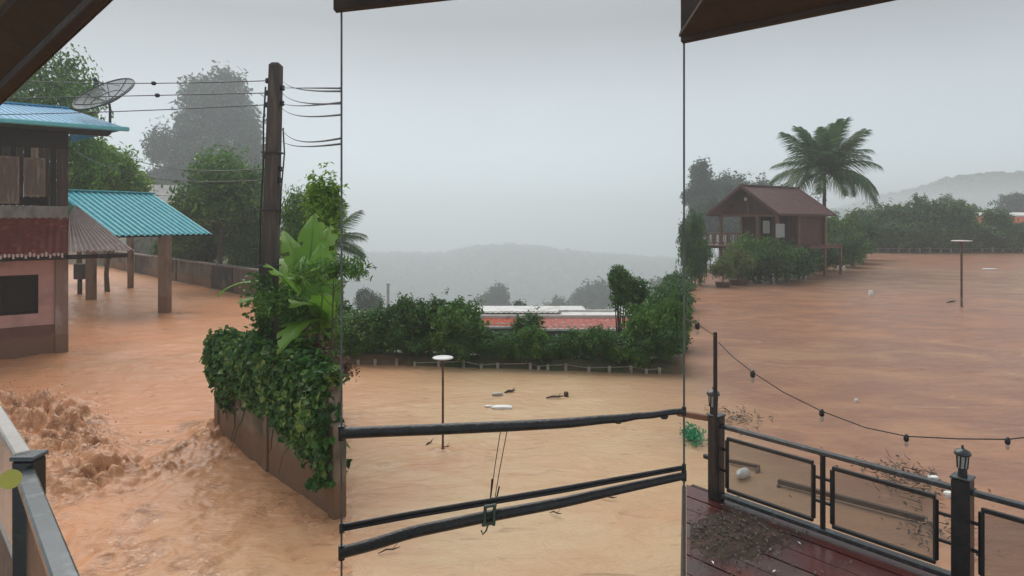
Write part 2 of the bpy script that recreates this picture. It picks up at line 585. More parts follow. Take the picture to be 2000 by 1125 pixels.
def water_material():
    m = bpy.data.materials.new('flood_water')
    m.use_nodes = True
    n, l = m.node_tree.nodes, m.node_tree.links
    b = n['Principled BSDF']
    b.inputs['IOR'].default_value = 1.33
    at = n.new('ShaderNodeAttribute')
    at.attribute_name = 'churn'
    b.inputs['Specular IOR Level'].default_value = .4
    tcn = n.new('ShaderNodeTexCoord')
    sp = n.new('ShaderNodeSeparateXYZ')
    l.new(tcn.outputs['Object'], sp.inputs[0])
    def noise(scale, stretch, det=5, dist=0.0):
        mp = n.new('ShaderNodeMapping')
        mp.inputs['Scale'].default_value = stretch
        l.new(tcn.outputs['Object'], mp.inputs[0])
        no = n.new('ShaderNodeTexNoise')
        no.inputs['Scale'].default_value = scale
        no.inputs['Detail'].default_value = det
        no.inputs['Roughness'].default_value = .6
        no.inputs['Distortion'].default_value = dist
        l.new(mp.outputs[0], no.inputs['Vector'])
        return no.outputs['Fac']
    def rng_(v, a, b_, c=0., d=1.):
        r = n.new('ShaderNodeMapRange')
        r.inputs[1].default_value, r.inputs[2].default_value = a, b_
        r.inputs[3].default_value, r.inputs[4].default_value = c, d
        l.new(v, r.inputs[0])
        return r.outputs[0]
    def mixc(f, a, c):
        x = n.new('ShaderNodeMix')
        x.data_type = 'RGBA'
        l.new(f, x.inputs[0])
        if isinstance(a, tuple): x.inputs[6].default_value = (*a, 1)
        else: l.new(a, x.inputs[6])
        if isinstance(c, tuple): x.inputs[7].default_value = (*c, 1)
        else: l.new(c, x.inputs[7])
        return x.outputs[2]
    l.new(rng_(at.outputs['Fac'], 0, 1, .2, .1), b.inputs['Roughness'])
    # redder street, sandier field; darkening by the hut is exposure painted into the colour
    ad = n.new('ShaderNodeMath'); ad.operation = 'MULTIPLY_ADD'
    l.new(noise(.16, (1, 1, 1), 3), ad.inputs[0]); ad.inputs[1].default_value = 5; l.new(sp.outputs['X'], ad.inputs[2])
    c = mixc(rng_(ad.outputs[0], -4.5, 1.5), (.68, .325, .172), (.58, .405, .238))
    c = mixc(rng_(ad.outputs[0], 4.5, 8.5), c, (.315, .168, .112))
    c = mixc(rng_(noise(.35, (1, 1.6, 1), 5, .6), .42, .68, 0, .6), c, mixc(rng_(noise(.05, (1, 1, 1), 2), .4, .6), (.54, .25, .13), (.50, .32, .18)))
    c = mixc(rng_(noise(2.2, (.45, 1.5, 1), 6, 1.2), .60, .72, 0, .6), c, (.27, .16, .10))
    c = mixc(rng_(noise(1.5, (.5, 1.3, 1), 6, 1.5), .62, .75, 0, .5), c, (.56, .41, .27))
    sp_ = rng_(noise(3.2, (1, 1, 1), 5, 1.2), .42, .66)
    fo = mixc(rng_(noise(7.5, (1, 1.3, 1), 6, 2.0), .56, .66, 0, .9), mixc(sp_, (.60, .30, .15), (.25, .11, .052)), (.80, .56, .38))
    c = mixc(at.outputs['Fac'], c, fo)
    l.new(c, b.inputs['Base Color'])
    b1 = n.new('ShaderNodeBump')
    b1.inputs['Strength'].default_value = .7
    b1.inputs['Distance'].default_value = .08
    l.new(noise(2.6, (.6, 1.2, 1), 5, .8), b1.inputs['Height'])
    b2 = n.new('ShaderNodeBump')
    b2.inputs['Strength'].default_value = .55
    b2.inputs['Distance'].default_value = .02
    l.new(noise(14, (.7, 1.2, 1), 4, .5), b2.inputs['Height'])
    l.new(b1.outputs[0], b2.inputs['Normal'])
    l.new(b2.outputs[0], b.inputs['Normal'])
    df = n.new('ShaderNodeBsdfDiffuse')                 # rain-beaten, silt-laden skin
    l.new(c, df.inputs['Color'])
    l.new(b2.outputs[0], df.inputs['Normal'])
    ms = n.new('ShaderNodeMixShader')
    l.new(rng_(at.outputs['Fac'], 0, .8, .32, .08), ms.inputs[0])
    l.new(b.outputs[0], ms.inputs[1])
    l.new(df.outputs[0], ms.inputs[2])
    l.new(ms.outputs[0], n['Material Output'].inputs[0])
    return m
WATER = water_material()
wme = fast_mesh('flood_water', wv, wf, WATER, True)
churn = np.clip(seg_w(wv[:, 0], wv[:, 1], JUMP, 1.0) * (.55 + .7 * vnoise(wv[:, 0] * 3, wv[:, 1] * 3, 77)) + .6 * seg_w(wv[:, 0], wv[:, 1], EDDY, 1.0)
                + sum(.7 * np.exp(-(np.hypot((wv[:, 0] - bx - br) / 3, wv[:, 1] - by) / br) ** 2) for bx, by, br in WAKES)
                + .75 * (wv[:, 0] < -.24 * wv[:, 1]) * (wv[:, 1] < 15) * np.clip(np.abs(fbm(wv[:, 0] * 1.4, wv[:, 1] * 1.1, 31, 4)) * 3.2 - .5, 0, 1), 0, 1)
wat = wme.attributes.new('churn', 'FLOAT', 'POINT')
wat.data.foreach_set('value', churn.astype(np.float32))
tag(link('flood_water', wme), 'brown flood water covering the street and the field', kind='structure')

hz = bpy.data.materials.new('haze_air')
hz.use_nodes = True
hn, hl = hz.node_tree.nodes, hz.node_tree.links
hn.remove(hn['Principled BSDF'])
pv = hn.new('ShaderNodeVolumePrincipled')
pv.inputs['Color'].default_value = (.925, .975, 1, 1)
pv.inputs['Density'].default_value = HAZE_DENSITY = 0.0015
pv.inputs['Anisotropy'].default_value = 0.42
hl.new(pv.outputs[0], hn['Material Output'].inputs['Volume'])
hb = MB()
hb.hexa([(-6500, -300, -165), (6500, -300, -165), (6500, 3300, -165), (-6500, 3300, -165), (-6500, -300, 50), (6500, -300, 50), (6500, 3300, 50), (-6500, 3300, 50)])
tag(hb.build('haze', hz), 'pale rain haze filling the valley', kind='stuff')

# ------------------------------------------------------------------ plants: builders
def leaf_quads(pts, nrm, ln, wd, fold=.25, r=rng):
    """one folded diamond (two triangles as a quad) for every point"""
    n = len(pts)
    nrm = nrm / np.maximum(np.linalg.norm(nrm, axis=1, keepdims=True), 1e-6)
    t = r.normal(size=(n, 3))
    t -= (t * nrm).sum(1, keepdims=True) * nrm
    t /= np.maximum(np.linalg.norm(t, axis=1, keepdims=True), 1e-6)
    t[:, 2] -= .35
    t /= np.maximum(np.linalg.norm(t, axis=1, keepdims=True), 1e-6)
    b = np.cross(nrm, t)
    ln = np.asarray(ln).reshape(-1, 1) * np.ones((n, 1))
    wd = np.asarray(wd).reshape(-1, 1) * np.ones((n, 1))
    v = np.stack([pts - t * ln * .5, pts + b * wd * .5 + nrm * fold * wd, pts + t * ln * .5, pts - b * wd * .5 + nrm * fold * wd], 1)
    return v.reshape(-1, 3), np.arange(4 * n).reshape(-1, 4)

def crown_points(lobes, n_twig, per, spread, r=rng, shell=.45, flip=-.55):
    vol = np.array([l[1][0] * l[1][1] * l[1][2] for l in lobes]) ** .67
    pick = r.choice(len(lobes), n_twig, p=vol / vol.sum())
    c = np.array([l[0] for l in lobes])[pick]
    rad = np.array([l[1] for l in lobes])[pick]
    d = r.normal(size=(n_twig, 3))
    d /= np.linalg.norm(d, axis=1, keepdims=True)
    d[:, 2] = np.where(d[:, 2] < flip, -d[:, 2], d[:, 2])
    rr = r.random((n_twig, 1)) ** shell
    tw = c + d * rad * rr * (1 + .22 * r.normal(size=(n_twig, 1)))
    pts = np.repeat(tw, per, 0) + r.normal(size=(n_twig * per, 3)) * spread
    nr = np.repeat(d, per, 0) * .6 + r.normal(size=(n_twig * per, 3)) * .55 + np.array([0, 0, .55])
    return pts, nr, tw

def crown_mesh(name, lobes, n_twig, per, spread, ln, wd, m, seed=0, shell=.45, flip=-.55):
    r = np.random.default_rng(seed)
    pts, nr, tw = crown_points(lobes, n_twig, per, spread, r, shell, flip)
    k = .7 + .6 * r.random(len(pts))
    v, f = leaf_quads(pts, nr, ln * k, wd * k, r=r)
    return fast_mesh(name, v, f, m), tw

def rand_lobes(rx, ry, rz, zc, n, seed, k=.55):
    r = random.Random(seed)
    out = [((0, 0, zc), (rx * .72, ry * .72, rz * .78))]
    for i in range(n):
        g = 2 * math.pi * (i + r.random() * .7) / n
        e = r.uniform(-.55, .95)
        q = math.sqrt(max(0, 1 - e * e)) if abs(e) < 1 else 0
        s = r.uniform(.3, k)
        out.append(((math.cos(g) * rx * .72 * q, math.sin(g) * ry * .72 * q, zc + e * rz * .72), (rx * s, ry * s, rz * s * r.uniform(.7, 1))))
    return out

def trunk_mesh(name, h, r0, lobes, seed, lean=.06, m=BARK, nl=7):
    r = random.Random(seed)
    mb = MB()
    top = Vector((r.uniform(-lean, lean) * h, r.uniform(-lean, lean) * h, h))
    pts = [Vector((0, 0, -.6)), Vector((0, 0, 0)), top * .35 + Vector((r.uniform(-.03, .03) * h, 0, 0)), top * .7, top]
    mb.tube(pts, [r0 * 1.35, r0 * 1.2, r0 * .85, r0 * .65, r0 * .3], 9)
    for i, l in enumerate(lobes[:nl + 1]):
        st = top * r.uniform(.4, .85)
        en = Vector(l[0])
        md = (st + en) / 2 + Vector((0, 0, -.05 * h))
        mb.tube([st, md, en], [r0 * .42, r0 * .28, r0 * .08], 6, False)
    return mb.mesh(name, m)

class Plant:
    """a tree or shrub kind: shared meshes, copied into individual things"""
    def __init__(s, key, rx, rz, zc, th, r0, n_twig, per, spread, ln, wd, m, seed, nl=9, k=.55, shell=.45, lobes=None, flip=-.55):
        s.lobes = lobes or rand_lobes(rx, rx, rz, zc, nl, seed, k)
        s.crown, s.tw = crown_mesh(key + '_crown', s.lobes, n_twig, per, spread, ln, wd, m, seed, shell, flip)
        s.trunk = trunk_mesh(key + '_trunk', th, r0, s.lobes, seed)
    def put(s, name, label, cat, loc, scale=1.0, rz=0.0, group=None, sz=None, crown_name='crown'):
        t = thing(name, label, cat, loc, group, rz)
        t.scale = (scale, scale, sz or scale)
        link('trunk', s.trunk, t, (0, 0, 0))
        link(crown_name, s.crown, t, (0, 0, 0))
        return t

ORD = ['first', 'second', 'third', 'fourth', 'fifth', 'sixth', 'seventh', 'eighth', 'ninth', 'tenth', 'eleventh', 'twelfth', 'thirteenth', 'fourteenth', 'fifteenth', 'sixteenth']

# unit kinds, about 1 m half-width / given in metres
shrubs = [Plant(f'shrub{i}', 1.0, .95, .9, .7, .05, 560, 9, .085, .17, .062, [LEAF_DARK, LEAF_MID, LEAF_DARK, LEAF_DARK][i], 40 + i, nl=8, flip=-.95) for i in range(4)]
slim = Plant('slim_shrub', .55, 1.05, 1.0, .9, .05, 330, 9, .07, .16, .06, LEAF_DARK, 51, nl=7, flip=-.95)
bright_shrub = Plant('bright_shrub', .9, .9, 1.0, .8, .05, 330, 9, .085, .17, .06, LEAF_YEL, 53, nl=7)
medtree = Plant('medium_tree', 3.4, 3.0, 5.0, 4.2, .22, 900, 11, .22, .30, .12, LEAF_MID, 61, nl=12, k=.5)
brighttree = Plant('bright_tree', 3.2, 2.6, 4.4, 3.6, .2, 900, 11, .22, .32, .12, LEAF_BRIGHT, 62, nl=12, k=.5)
fartree = [Plant(f'far_tree{i}', 5.5, 5.5, 9.0, 8.0, .35, 900, 9, .42, .75, .40, LEAF_FAR, 70 + i, nl=12, k=.5, shell=.5) for i in range(3)]

def banana_leaf(name, L, W, droop, seed):
    r = random.Random(seed)
    n = 16
    vs_, fs_ = [], []
    for i in range(n + 1):
        t = i / n
        g = droop * t
        x = L * (math.sin(g) / max(droop, .01) if droop > .01 else t)
        z = -L * (1 - math.cos(g)) / max(droop, .01)
        w = W * (math.sin(math.pi * min(1, t * .97 + .03) ** .75)) ** .6
        tear = .8 + .3 * r.random()
        vs_ += [(x - .02, w * tear, z + .10 * w - r.random() * .12 * t), (x, w * .5, z + .09 * w), (x, 0, z - .01), (x, -w * .5, z + .09 * w), (x + .02, -w * (.8 + .3 * r.random()), z + .1 * w - r.random() * .12 * t)]
    for i in range(n):
        for k in range(4):
            if k in (0, 3) and r.random() < .16: continue
            a = i * 5 + k
            fs_.append((a, a + 1, a + 6, a + 5))
    mb = MB().add(vs_, fs_, True)
    mb.tube([(-.35, 0, -.02)] + [vs_[i * 5 + 2] for i in range(0, n + 1, 4)], [.025, .03, .022, .015, .01, .004], 6)
    return mb.mesh(name, LEAF_BANANA)
BLEAF = [banana_leaf(f'banana_leaf{i}', 1.5, .30, d, 80 + i) for i, d in enumerate((.5, .9, 1.4, 2.0))]
STEM_GREEN = mat('banana_stem', (.14, .17, .06), (.09, .09, .04), scale=4, rough=.6)

def banana(label, loc, h, dirs, group=None):
    t = thing('banana_plant', label, 'banana plant', loc, group)
    mb = MB()
    mb.tube([(0, 0, -.5), (0, 0, h * .5), (.03, 0, h)], [.13, .11, .06], 10)
    link('stem', mb.mesh('banana_stem', STEM_GREEN), t, (0, 0, 0))
    for i, (az, el, s, kind) in enumerate(dirs):
        o = link('leaf', BLEAF[kind], t, (.03 + .04 * math.cos(R(az)), .04 * math.sin(R(az)), h - .05 - .04 * (i % 4)))
        o.rotation_euler = (random.uniform(-.4, .4), -R(el), R(az))
        o.rotation_mode = 'XYZ'
        o.scale = (s, s, s)
    return t

def frond_mesh(name, L, arc, seed, dens=46):
    r = random.Random(seed)
    pts = []
    n = 24
    x = z = 0.0
    for i in range(n + 1):
        pts.append(Vector((x, 0, z)))
        g = arc * (i / n) ** 1.3
        x += L / n * math.cos(g)
        z -= L / n * math.sin(g)
    mb = MB()
    mb.tube(pts, [.045 * (1 - .9 * i / n) for i in range(n + 1)], 5, False)
    for k in range(dens):
        t = .1 + .9 * k / dens
        i = min(n - 1, int(t * n))
        p = pts[i].lerp(pts[i + 1], t * n - i)
        tg = (pts[i + 1] - pts[i]).normalized()
        ll = L * .30 * (math.sin(math.pi * min(1, .16 + t * .84)) ** .55) * r.uniform(.85, 1.1)
        for sd in (-1, 1):
            d = (tg * .55 + Vector((0, sd * .75, 0)) + Vector((0, 0, -.22 + r.uniform(-.12, .12)))).normalized()
            m_ = p + d * ll * .5
            e_ = p + d * ll * .9 + Vector((0, 0, -ll * r.uniform(.25, .62)))
            w = tg * .036 * L / 3.5
            mb.add([p - w, p + w, m_ + w * .9, e_, m_ - w * .9], [(0, 1, 2, 4), (4, 2, 3)])
    return mb.mesh(name, LEAF_PALM)
FRONDS = [frond_mesh(f'frond{i}', 3.6, a, 90 + i) for i, a in enumerate((.7, 1.1, 1.5, 1.9))]

def palm(label, loc, h, fr, seed, scale=1.0):
    r = random.Random(seed)
    t = thing('coconut_palm', label, 'palm tree', loc)
    mb = MB()
    pts, rad = [], []
    for i in range(24):
        k = i / 23
        pts.append((.25 * math.sin(k * 1.5), .1 * k, -.5 + (h + .5) * k))
        rad.append((.19 - .05 * k) * (1.08 if i % 2 else .95))
    mb.tube(pts, rad, 10)
    link('trunk', mb.mesh('palm_trunk', BARK), t, (0, 0, 0))
    for i, (az, el, kd) in enumerate(fr):
        o = link('frond', FRONDS[kd], t, (.25, .1, h - .05))
        o.rotation_euler = (r.uniform(-.35, .35), -R(el), R(az))
        s = scale * r.uniform(.88, 1.08)
        o.scale = (s, s, s)
    return t

def palm_fronds(seed, n=26):
    r = random.Random(seed)
    out = []
    for i in range(n):
        k = i / n
        el = 86 - 92 * k + r.uniform(-8, 8)
        out.append(((i * 137.5 + r.uniform(-14, 14)) % 360, el, 0 if k < .4 else (1 if k < .68 else r.choice((1, 2, 2)))))
    return out

# ------------------------------------------------------------------ left: house, canopy, walls, pole
Z3 = Vector((0, 0, 1))
HC = Vector((-15.0, 22.5, 0))
HU, HV = Vector((-.8, -.6, 0)), Vector((-.6, .8, 0))      # along the front to the left, and away from us
HN = -HV
def hp(u, v, z): return HC + HU * u + HV * v + Z3 * z
def huz(px, py, off=0.0):
    p = on_plane(px, py, HC + HN * off, HN)
    return (p - HC).dot(HU), p.z

def corr_patch(p00, p10, p01, p11, ribs, amp, nv=6, per=4, thick=.012, sag=0.0, jag=0.0, seed=1):
    """corrugated sheet: ribs run from the 0 edge to the 1 edge, counted from p00 to p10"""
    r = random.Random(seed)
    p00, p10, p01, p11 = map(Vector, (p00, p10, p01, p11))
    nrm = (p10 - p00).cross(p01 - p00).normalized()
    if nrm.z < 0: nrm = -nrm
    nu = ribs * per
    vs_, fs_ = [], []
    prof = {4: (0, 1, 1, 0), 6: (0, .5, 1, 1, .5, 0)}[per]
    jags = [r.uniform(-jag, jag) for _ in range(nu + 1)]
    for side in (0, 1):
        for j in range(nv + 1):
            v = j / nv
            for i in range(nu + 1):
                u = i / nu
                vv = v + (jags[i // per * per] if j == 0 else 0)
                q = (p00.lerp(p10, u)).lerp(p01.lerp(p11, u), vv)
                h = prof[i % per] * amp - side * thick - sag * math.sin(math.pi * v)
                vs_.append(q + nrm * h)
    m = (nv + 1) * (nu + 1)
    for j in range(nv):
        for i in range(nu):
            a = j * (nu + 1) + i
            fs_.append((a, a + 1, a + nu + 2, a + nu + 1))
            fs_.append((m + a, m + a + nu + 1, m + a + nu + 2, m + a + 1))
    for i in range(nu):
        fs_.append((i, m + i, m + i + 1, i + 1))
        a = nv * (nu + 1) + i
        fs_.append((a, a + 1, m + a + 1, m + a))
    for j in range(nv):
        a = j * (nu + 1)
        fs_.append((a, a + nu + 1, m + a + nu + 1, m + a))
        a += nu
        fs_.append((a, m + a, m + a + nu + 1, a + nu + 1))
    return MB().add(vs_, fs_)

ROOF_BLUE = mat('roof_blue', (.07, .30, .52), (.10, .38, .58), scale=1.5, rough=.45, spec=.25, c3=(.2, .45, .6), s3=3)
ROOF_TEAL = mat('roof_teal', (.03, .32, .39), (.05, .40, .46), scale=2, rough=.45, spec=.25, c3=(.13, .48, .53), s3=3.5, t3=(.5, .75))
GUTTER_TEAL = mat('gutter_teal', (.12, .46, .52), (.16, .52, .56), scale=4, rough=.35)
WOOD_DARK = mat('wood_dark', (.075, .042, .03), (.04, .024, .018), scale=3, rough=.8, bump=.4, stretch=(6, 6, .6), c3=(.16, .12, .09), s3=2, t3=(.6, .75))
WOOD_GREY = mat('wood_grey', (.22, .16, .12), (.12, .085, .065), scale=3, rough=.8, bump=.4, stretch=(7, 7, .7), c3=(.30, .24, .19), s3=2)
WOOD_BLACK = mat('wood_black', (.025, .016, .013), (.014, .01, .009), scale=3, rough=.8, bump=.3, stretch=(6, 6, .6))
CONC_DIRTY = mat('concrete_dirty', (.30, .27, .235), (.20, .175, .15), scale=2.5, rough=.9, bump=.4, stretch=(1, 1, .45), c3=(.09, .075, .06), s3=1.8, t3=(.5, .68))
CONC_GREY = mat('concrete_grey', (.26, .23, .2), (.17, .15, .13), scale=2, rough=.9, bump=.4, c3=(.1, .085, .07), s3=2)
PINK = mat('paint_pink', (.56, .32, .29), (.47, .27, .24), scale=1.5, rough=.7, c3=(.34, .2, .165), s3=1.4, t3=(.5, .7))
DADO = mat('paint_oxblood', (.17, .075, .055), (.12, .05, .04), scale=1.5, rough=.55, c3=(.26, .15, .10), s3=1.2, tide=.6)
TILE_RED = mat('tile_oxblood', (.17, .035, .024), (.115, .024, .017), scale=3, rough=.5, spec=.25, c3=(.24, .075, .05), s3=4, t3=(.55, .7))
TILE_GREY = mat('tile_weathered', (.56, .46, .43), (.44, .35, .33), scale=3, rough=.5, c3=(.6, .54, .52), s3=4)
ROOM_SHADE = mat('dark_room', (.02, .012, .008), (.012, .008, .006), scale=2, rough=.95)  # near-black colour standing in for unlit interiors

house = thing('two_storey_house', 'two storey house with blue roof, dark plank upper wall and pink flooded ground floor', 'house', hp(0, 0, 0))
WU = 5.2                                              # how far the front runs to the left
z_beam0, z_beam1 = huz(130, 427)[1], huz(130, 403)[1]
z_top = huz(130, 258)[1]
# ground floor: pink wall pieces around the window, backed by a dark sheet painted as unlit room
uw, zw0 = huz(75, 612)
zw1 = huz(75, 536)[1]
z_dado = huz(60, 637)[1]
z_awn = huz(100, 505)[1]
mb = MB()
uc0 = huz(107, 600)[0]
mb.bev(hp(uc0, 0, z_dado), HU * (WU - uc0), HV * .15, Z3 * (zw0 - z_dado), .005)
mb.bev(hp(uc0, 0, zw1), HU * (WU - uc0), HV * .15, Z3 * (z_beam0 - zw1), .005)
mb.bev(hp(uc0, 0, zw0), HU * (uw - uc0), HV * .15, Z3 * (zw1 - zw0), .005)
mb.bev(hp(uw + 2.0, 0, zw0), HU * (WU - uw - 2.0), HV * .15, Z3 * (zw1 - zw0), .005)
wall = mb.build('ground_floor_wall', PINK, house)
mb = MB().bev(hp(uc0, -.03, -1.2), HU * (WU - uc0), HV * .2, Z3 * (z_dado + 1.2), .005)
mb.build('wall_base', DADO, house)
win = MB()
win.bev(hp(uw, .10, zw0), HU * 2.0, HV * .05, Z3 * (zw1 - zw0), .004)
win.build('window_opening', ROOM_SHADE, house)
fr = MB()
for (u0, u1, z0, z1) in ((uw, uw + 2, zw0 - .03, zw0 + .05), (uw, uw + 2, zw1 - .05, zw1 + .03), (uw - .03, uw + .05, zw0, zw1), (uw + .95, uw + 1.02, zw0, zw1)):
    fr.bev(hp(u0, .03, z0), HU * (u1 - u0), HV * .05, Z3 * (z1 - z0), .008)
fr.build('window_frame', WOOD_BLACK, house)
mb = MB().bev(hp(0.0, -.10, -1.2), HU * (uc0 - .005), HV * .35, Z3 * (z_beam0 + 1.2), .02)
mb.build('corner_column', mat('column_paint', (.30, .20, .165), (.22, .14, .11), scale=2, rough=.8, c3=(.36, .29, .26), s3=2.2, stretch=(1, 1, .4), tide=.6), house)
mb = MB().bev(hp(-.03, -.06, z_beam0), HU * (WU + .03), HV * .3, Z3 * (z_beam1 - z_beam0), .015)
mb.build('floor_beam', CONC_DIRTY, house)
# side wall and back of the house
mb = MB()
mb.bev(hp(.02, .26, -1.2), HU * .15, HV * 6.5, Z3 * (z_beam0 + 1.2), .005)
mb.build('side_wall', PINK, house)
# upper wall: each plank a piece
sh_u = [(huz(38, 350)[0], huz(0, 350)[0] + .55), (huz(89, 350)[0], huz(46, 350)[0])]
sh_z = [(huz(20, 398)[1], huz(20, 305)[1]), (huz(60, 384)[1], huz(60, 308)[1])]
u, i = 0.0, 0
rr_ = random.Random(3)
while u < WU:
    w = .17 + rr_.uniform(-.02, .03)
    mb = MB().bev(hp(u + .006, rr_.uniform(-.012, .012), z_beam1 + .003), HU * (w - .012), HV * .03, Z3 * (z_top - z_beam1), .006)
    mb.build('plank', [WOOD_DARK, WOOD_DARK, WOOD_BLACK, WOOD_GREY][[0, 1, 2, 0, 0, 3, 1, 2][i % 8]] if i < 6 else [WOOD_BLACK, WOOD_DARK][i % 2], house)
    u += w
    i += 1
v = .05
for k in range(26):
    MB().bev(hp(.0, v, z_beam1 + .003), HU * .03, HV * .235, Z3 * (z_top - z_beam1), .006).build('plank', WOOD_DARK if k % 3 else WOOD_BLACK, house)
    v += .245
for k in range(2):
    (u0, u1), (z0, z1) = sh_u[k], sh_z[k]
    s = MB().bev(hp(u0, -.045, z0), HU * (u1 - u0), HV * .03, Z3 * (z1 - z0), .006).build('shutter', mat('shutter_panel', (.17, .115, .085), (.10, .068, .05), scale=3, rough=.8, bump=.3, stretch=(5, 5, .7), c3=(.25, .19, .15), s3=2), house)
    f = MB()
    for (a, b, c, d) in ((u0, u0 + .07, z0, z1), (u1 - .07, u1, z0, z1), (u0 + .07, u1 - .07, z0, z0 + .07), (u0 + .07, u1 - .07, z1 - .07, z1)):
        f.bev(hp(a, -.068, c), HU * (b - a), HV * .022, Z3 * (d - c), .006)
    f.build('shutter_frame', WOOD_GREY, s)
uo0, zo0 = huz(90, 402)
MB().bev(hp(sh_u[1][0] - .05, -.03, zo0 + .02), HU * 3, HV * .028, Z3 * (sh_z[1][0] - zo0 - .04), .004).build('window_opening', ROOM_SHADE, house)  # dark strip painted as the unlit opening below the shutter
MB().bev(hp(-.0, -.06, huz(100, 290)[1]), HU * WU, HV * .028, Z3 * (z_top - huz(100, 290)[1] - .02), .004).build('lintel_board', WOOD_BLACK, house)  # black strip put in for the shadow under the eave
# upper roof
E1 = on_plane(251, 252, HC + HN * .9, HN)
ze = E1.z
ue = (E1 - HC).dot(HU)
R1 = on_plane(132, 213, HC + HV * 3.0, HN)
zr_ = R1.z
ur = (R1 - HC).dot(HU)
corr_patch(hp(ue, -.9, ze), hp(8, -.9, ze), hp(ur, 3.0, zr_), hp(8, 3.0, zr_), 46, .03).build('roof', ROOF_BLUE, house)
corr_patch(hp(ue + 1.3, 5.0, ze), hp(ue, -.9, ze), hp(ur, 3.0, zr_), hp(ur, 2.99, zr_), 30, .02).build('hip_roof', ROOF_BLUE, house)
MB().bar(hp(ur - .05, 3.0, zr_ + .04), hp(8, 3.0, zr_ + .04), .3, .05).build('ridge_cap', ROOF_BLUE, house)
MB().bev(hp(ue - .02, -1.02, ze - .09), HU * (8 - ue), HV * .13, Z3 * .15, .03).build('gutter', GUTTER_TEAL, house)
MB().bev(hp(ue + .5, -.86, ze - .2), HU * (8 - ue), HV * .95, Z3 * .1, .01).build('eave_board', WOOD_BLACK, house)
# awning
AW0, AW1 = hp(WU, -.02, huz(100, 426)[1]), hp(-.02, -.02, huz(130, 424)[1])
eb = on_plane(131, 494, HC + HN * 1.15, HN)
ub, zb = (eb - HC).dot(HU), eb.z
aw = corr_patch(hp(WU, -1.15, zb), hp(ub, -1.15, zb), AW0, AW1, 26, .025, per=6)
aw.build('awning_sheet', TILE_RED, house)
et = on_plane(262, 489, HC + HN * 1.05, HN)
tt = on_plane(147, 402, HC - HN * .5, HN)
corr_patch(hp(ub - .03, -1.16, zb + .01), et, AW1 + Vector((0, 0, .02)), tt, 12, .085, per=6, jag=.012).build('corrugated_sheet', TILE_GREY, house)
dr = MB()
for k in range(60):
    uu = ub + .1 + k * .105
    if uu > WU: break
    dr.bev(hp(uu, -1.17, zb - .10 - .05 * (k % 3 == 0)), HU * .06, HV * .02, Z3 * (.11 + .04 * (k % 4 == 0)), .006)
dr.build('awning_fringe', TILE_GREY, house)
MB().bar(hp(WU, -1.05, zb - .17), (et - Vector((0, 0, .16))) + HU * .2, .05, .14).build('awning_beam', WOOD_BLACK, house)
MB().bar(hp(ub - .9, -.15, zb - .15), hp(ub - .9, -.15, zb - .15) + Vector((0, 0, -.01)) + HU * .9, .08, .1).build('bracket', WOOD_BLACK, house)

# ---- satellite dish on the blue roof
dish = thing('satellite_dish', 'large grey mesh satellite dish on a mast at the blue roof edge', 'satellite dish', P(215, 245, 23.5))
dc = P(208, 190, 23.5)
ax = Vector((-.195, -.61, .756)).normalized()
x1 = ax.cross(Vector((0, 1, 0))).normalized()
x2 = ax.cross(x1)
RD = 1.06
def dpt(r, g): return dc + (x1 * math.cos(g) + x2 * math.sin(g)) * r * RD + ax * (r * r * .3 - .15)
DISH = mat('dish_mesh', (.28, .29, .30), (.22, .23, .24), scale=20, rough=.5, metal=.3, alpha=.62)
DISHRIM = mat('dish_rim', (.07, .07, .075), (.04, .04, .04), scale=8, rough=.5)
vs_, fs_ = [], []
NR, NG = 7, 40
for j in range(NR + 1):
    for k in range(NG):
        vs_.append(dpt(.02 + .98 * j / NR, 2 * math.pi * k / NG))
for j in range(NR):
    for k in range(NG):
        k2 = (k + 1) % NG
        fs_.append((j * NG + k, j * NG + k2, (j + 1) * NG + k2, (j + 1) * NG + k))
MB().add(vs_, fs_, True).build('reflector', DISH, dish)
MB().tube([dpt(1, 2 * math.pi * k / 40) for k in range(41)], .028, 6, False).build('rim', DISHRIM, dish)
MB().tube([dpt(.55, 2 * math.pi * k / 40) + ax * .015 for k in range(41)], .012, 5, False).build('ring', DISHRIM, dish)
for k in range(8):
    MB().tube([dpt(q / 5, 2 * math.pi * (k + .3) / 8) + ax * .015 for q in range(6)], .014, 5, False).build('rib', DISHRIM, dish)
fp = dc + ax * .62
for k in range(3):
    MB().tube([dpt(.75, 2 * math.pi * (k + .1) / 3), fp], .012, 5).build('feed_strut', DISHRIM, dish)
MB().tube([fp - ax * .08, fp + ax * .16], [.085, .07], 10).build('feed_horn', DISHRIM, dish)
mp_ = P(215, 214, 23.5)
MB().tube([P(215, 247, 23.5), mp_, dc - ax * .15], [.045, .045, .04], 8).build('mast', DISHRIM, dish)

# ---- canopy (carport) with teal roof
A_ = Vector((-15.3, 34, 0))
ce, cd = Vector((.5, .866, 0)), Vector((.866, -.5, 0))
ez, rz_ = 3.78, 5.9
canopy = thing('carport', 'open carport with teal corrugated roof on thick concrete posts in the flood', 'carport', (-18, 33, 0))
e0, e1 = A_ - ce * 4.95 + Z3 * ez, A_ + Z3 * ez
t0, t1 = e0 - cd * 5 + Z3 * (rz_ - ez), e1 - cd * 5 + Z3 * (rz_ - ez)
corr_patch(e0, e1, t0, t1, 17, .07, nv=10).build('roof_sheet', ROOF_TEAL, canopy)
b0, b1 = t0 - cd * 5 - Z3 * 2.1, t1 - cd * 5 - Z3 * 2.1
corr_patch(b1, b0, t1, t0, 17, .07).build('back_roof_sheet', ROOF_TEAL, canopy)
MB().bar(t0 + Z3 * .08, t1 + Z3 * .08, .34, .07, b=.02).build('ridge_cap', ROOF_TEAL, canopy)
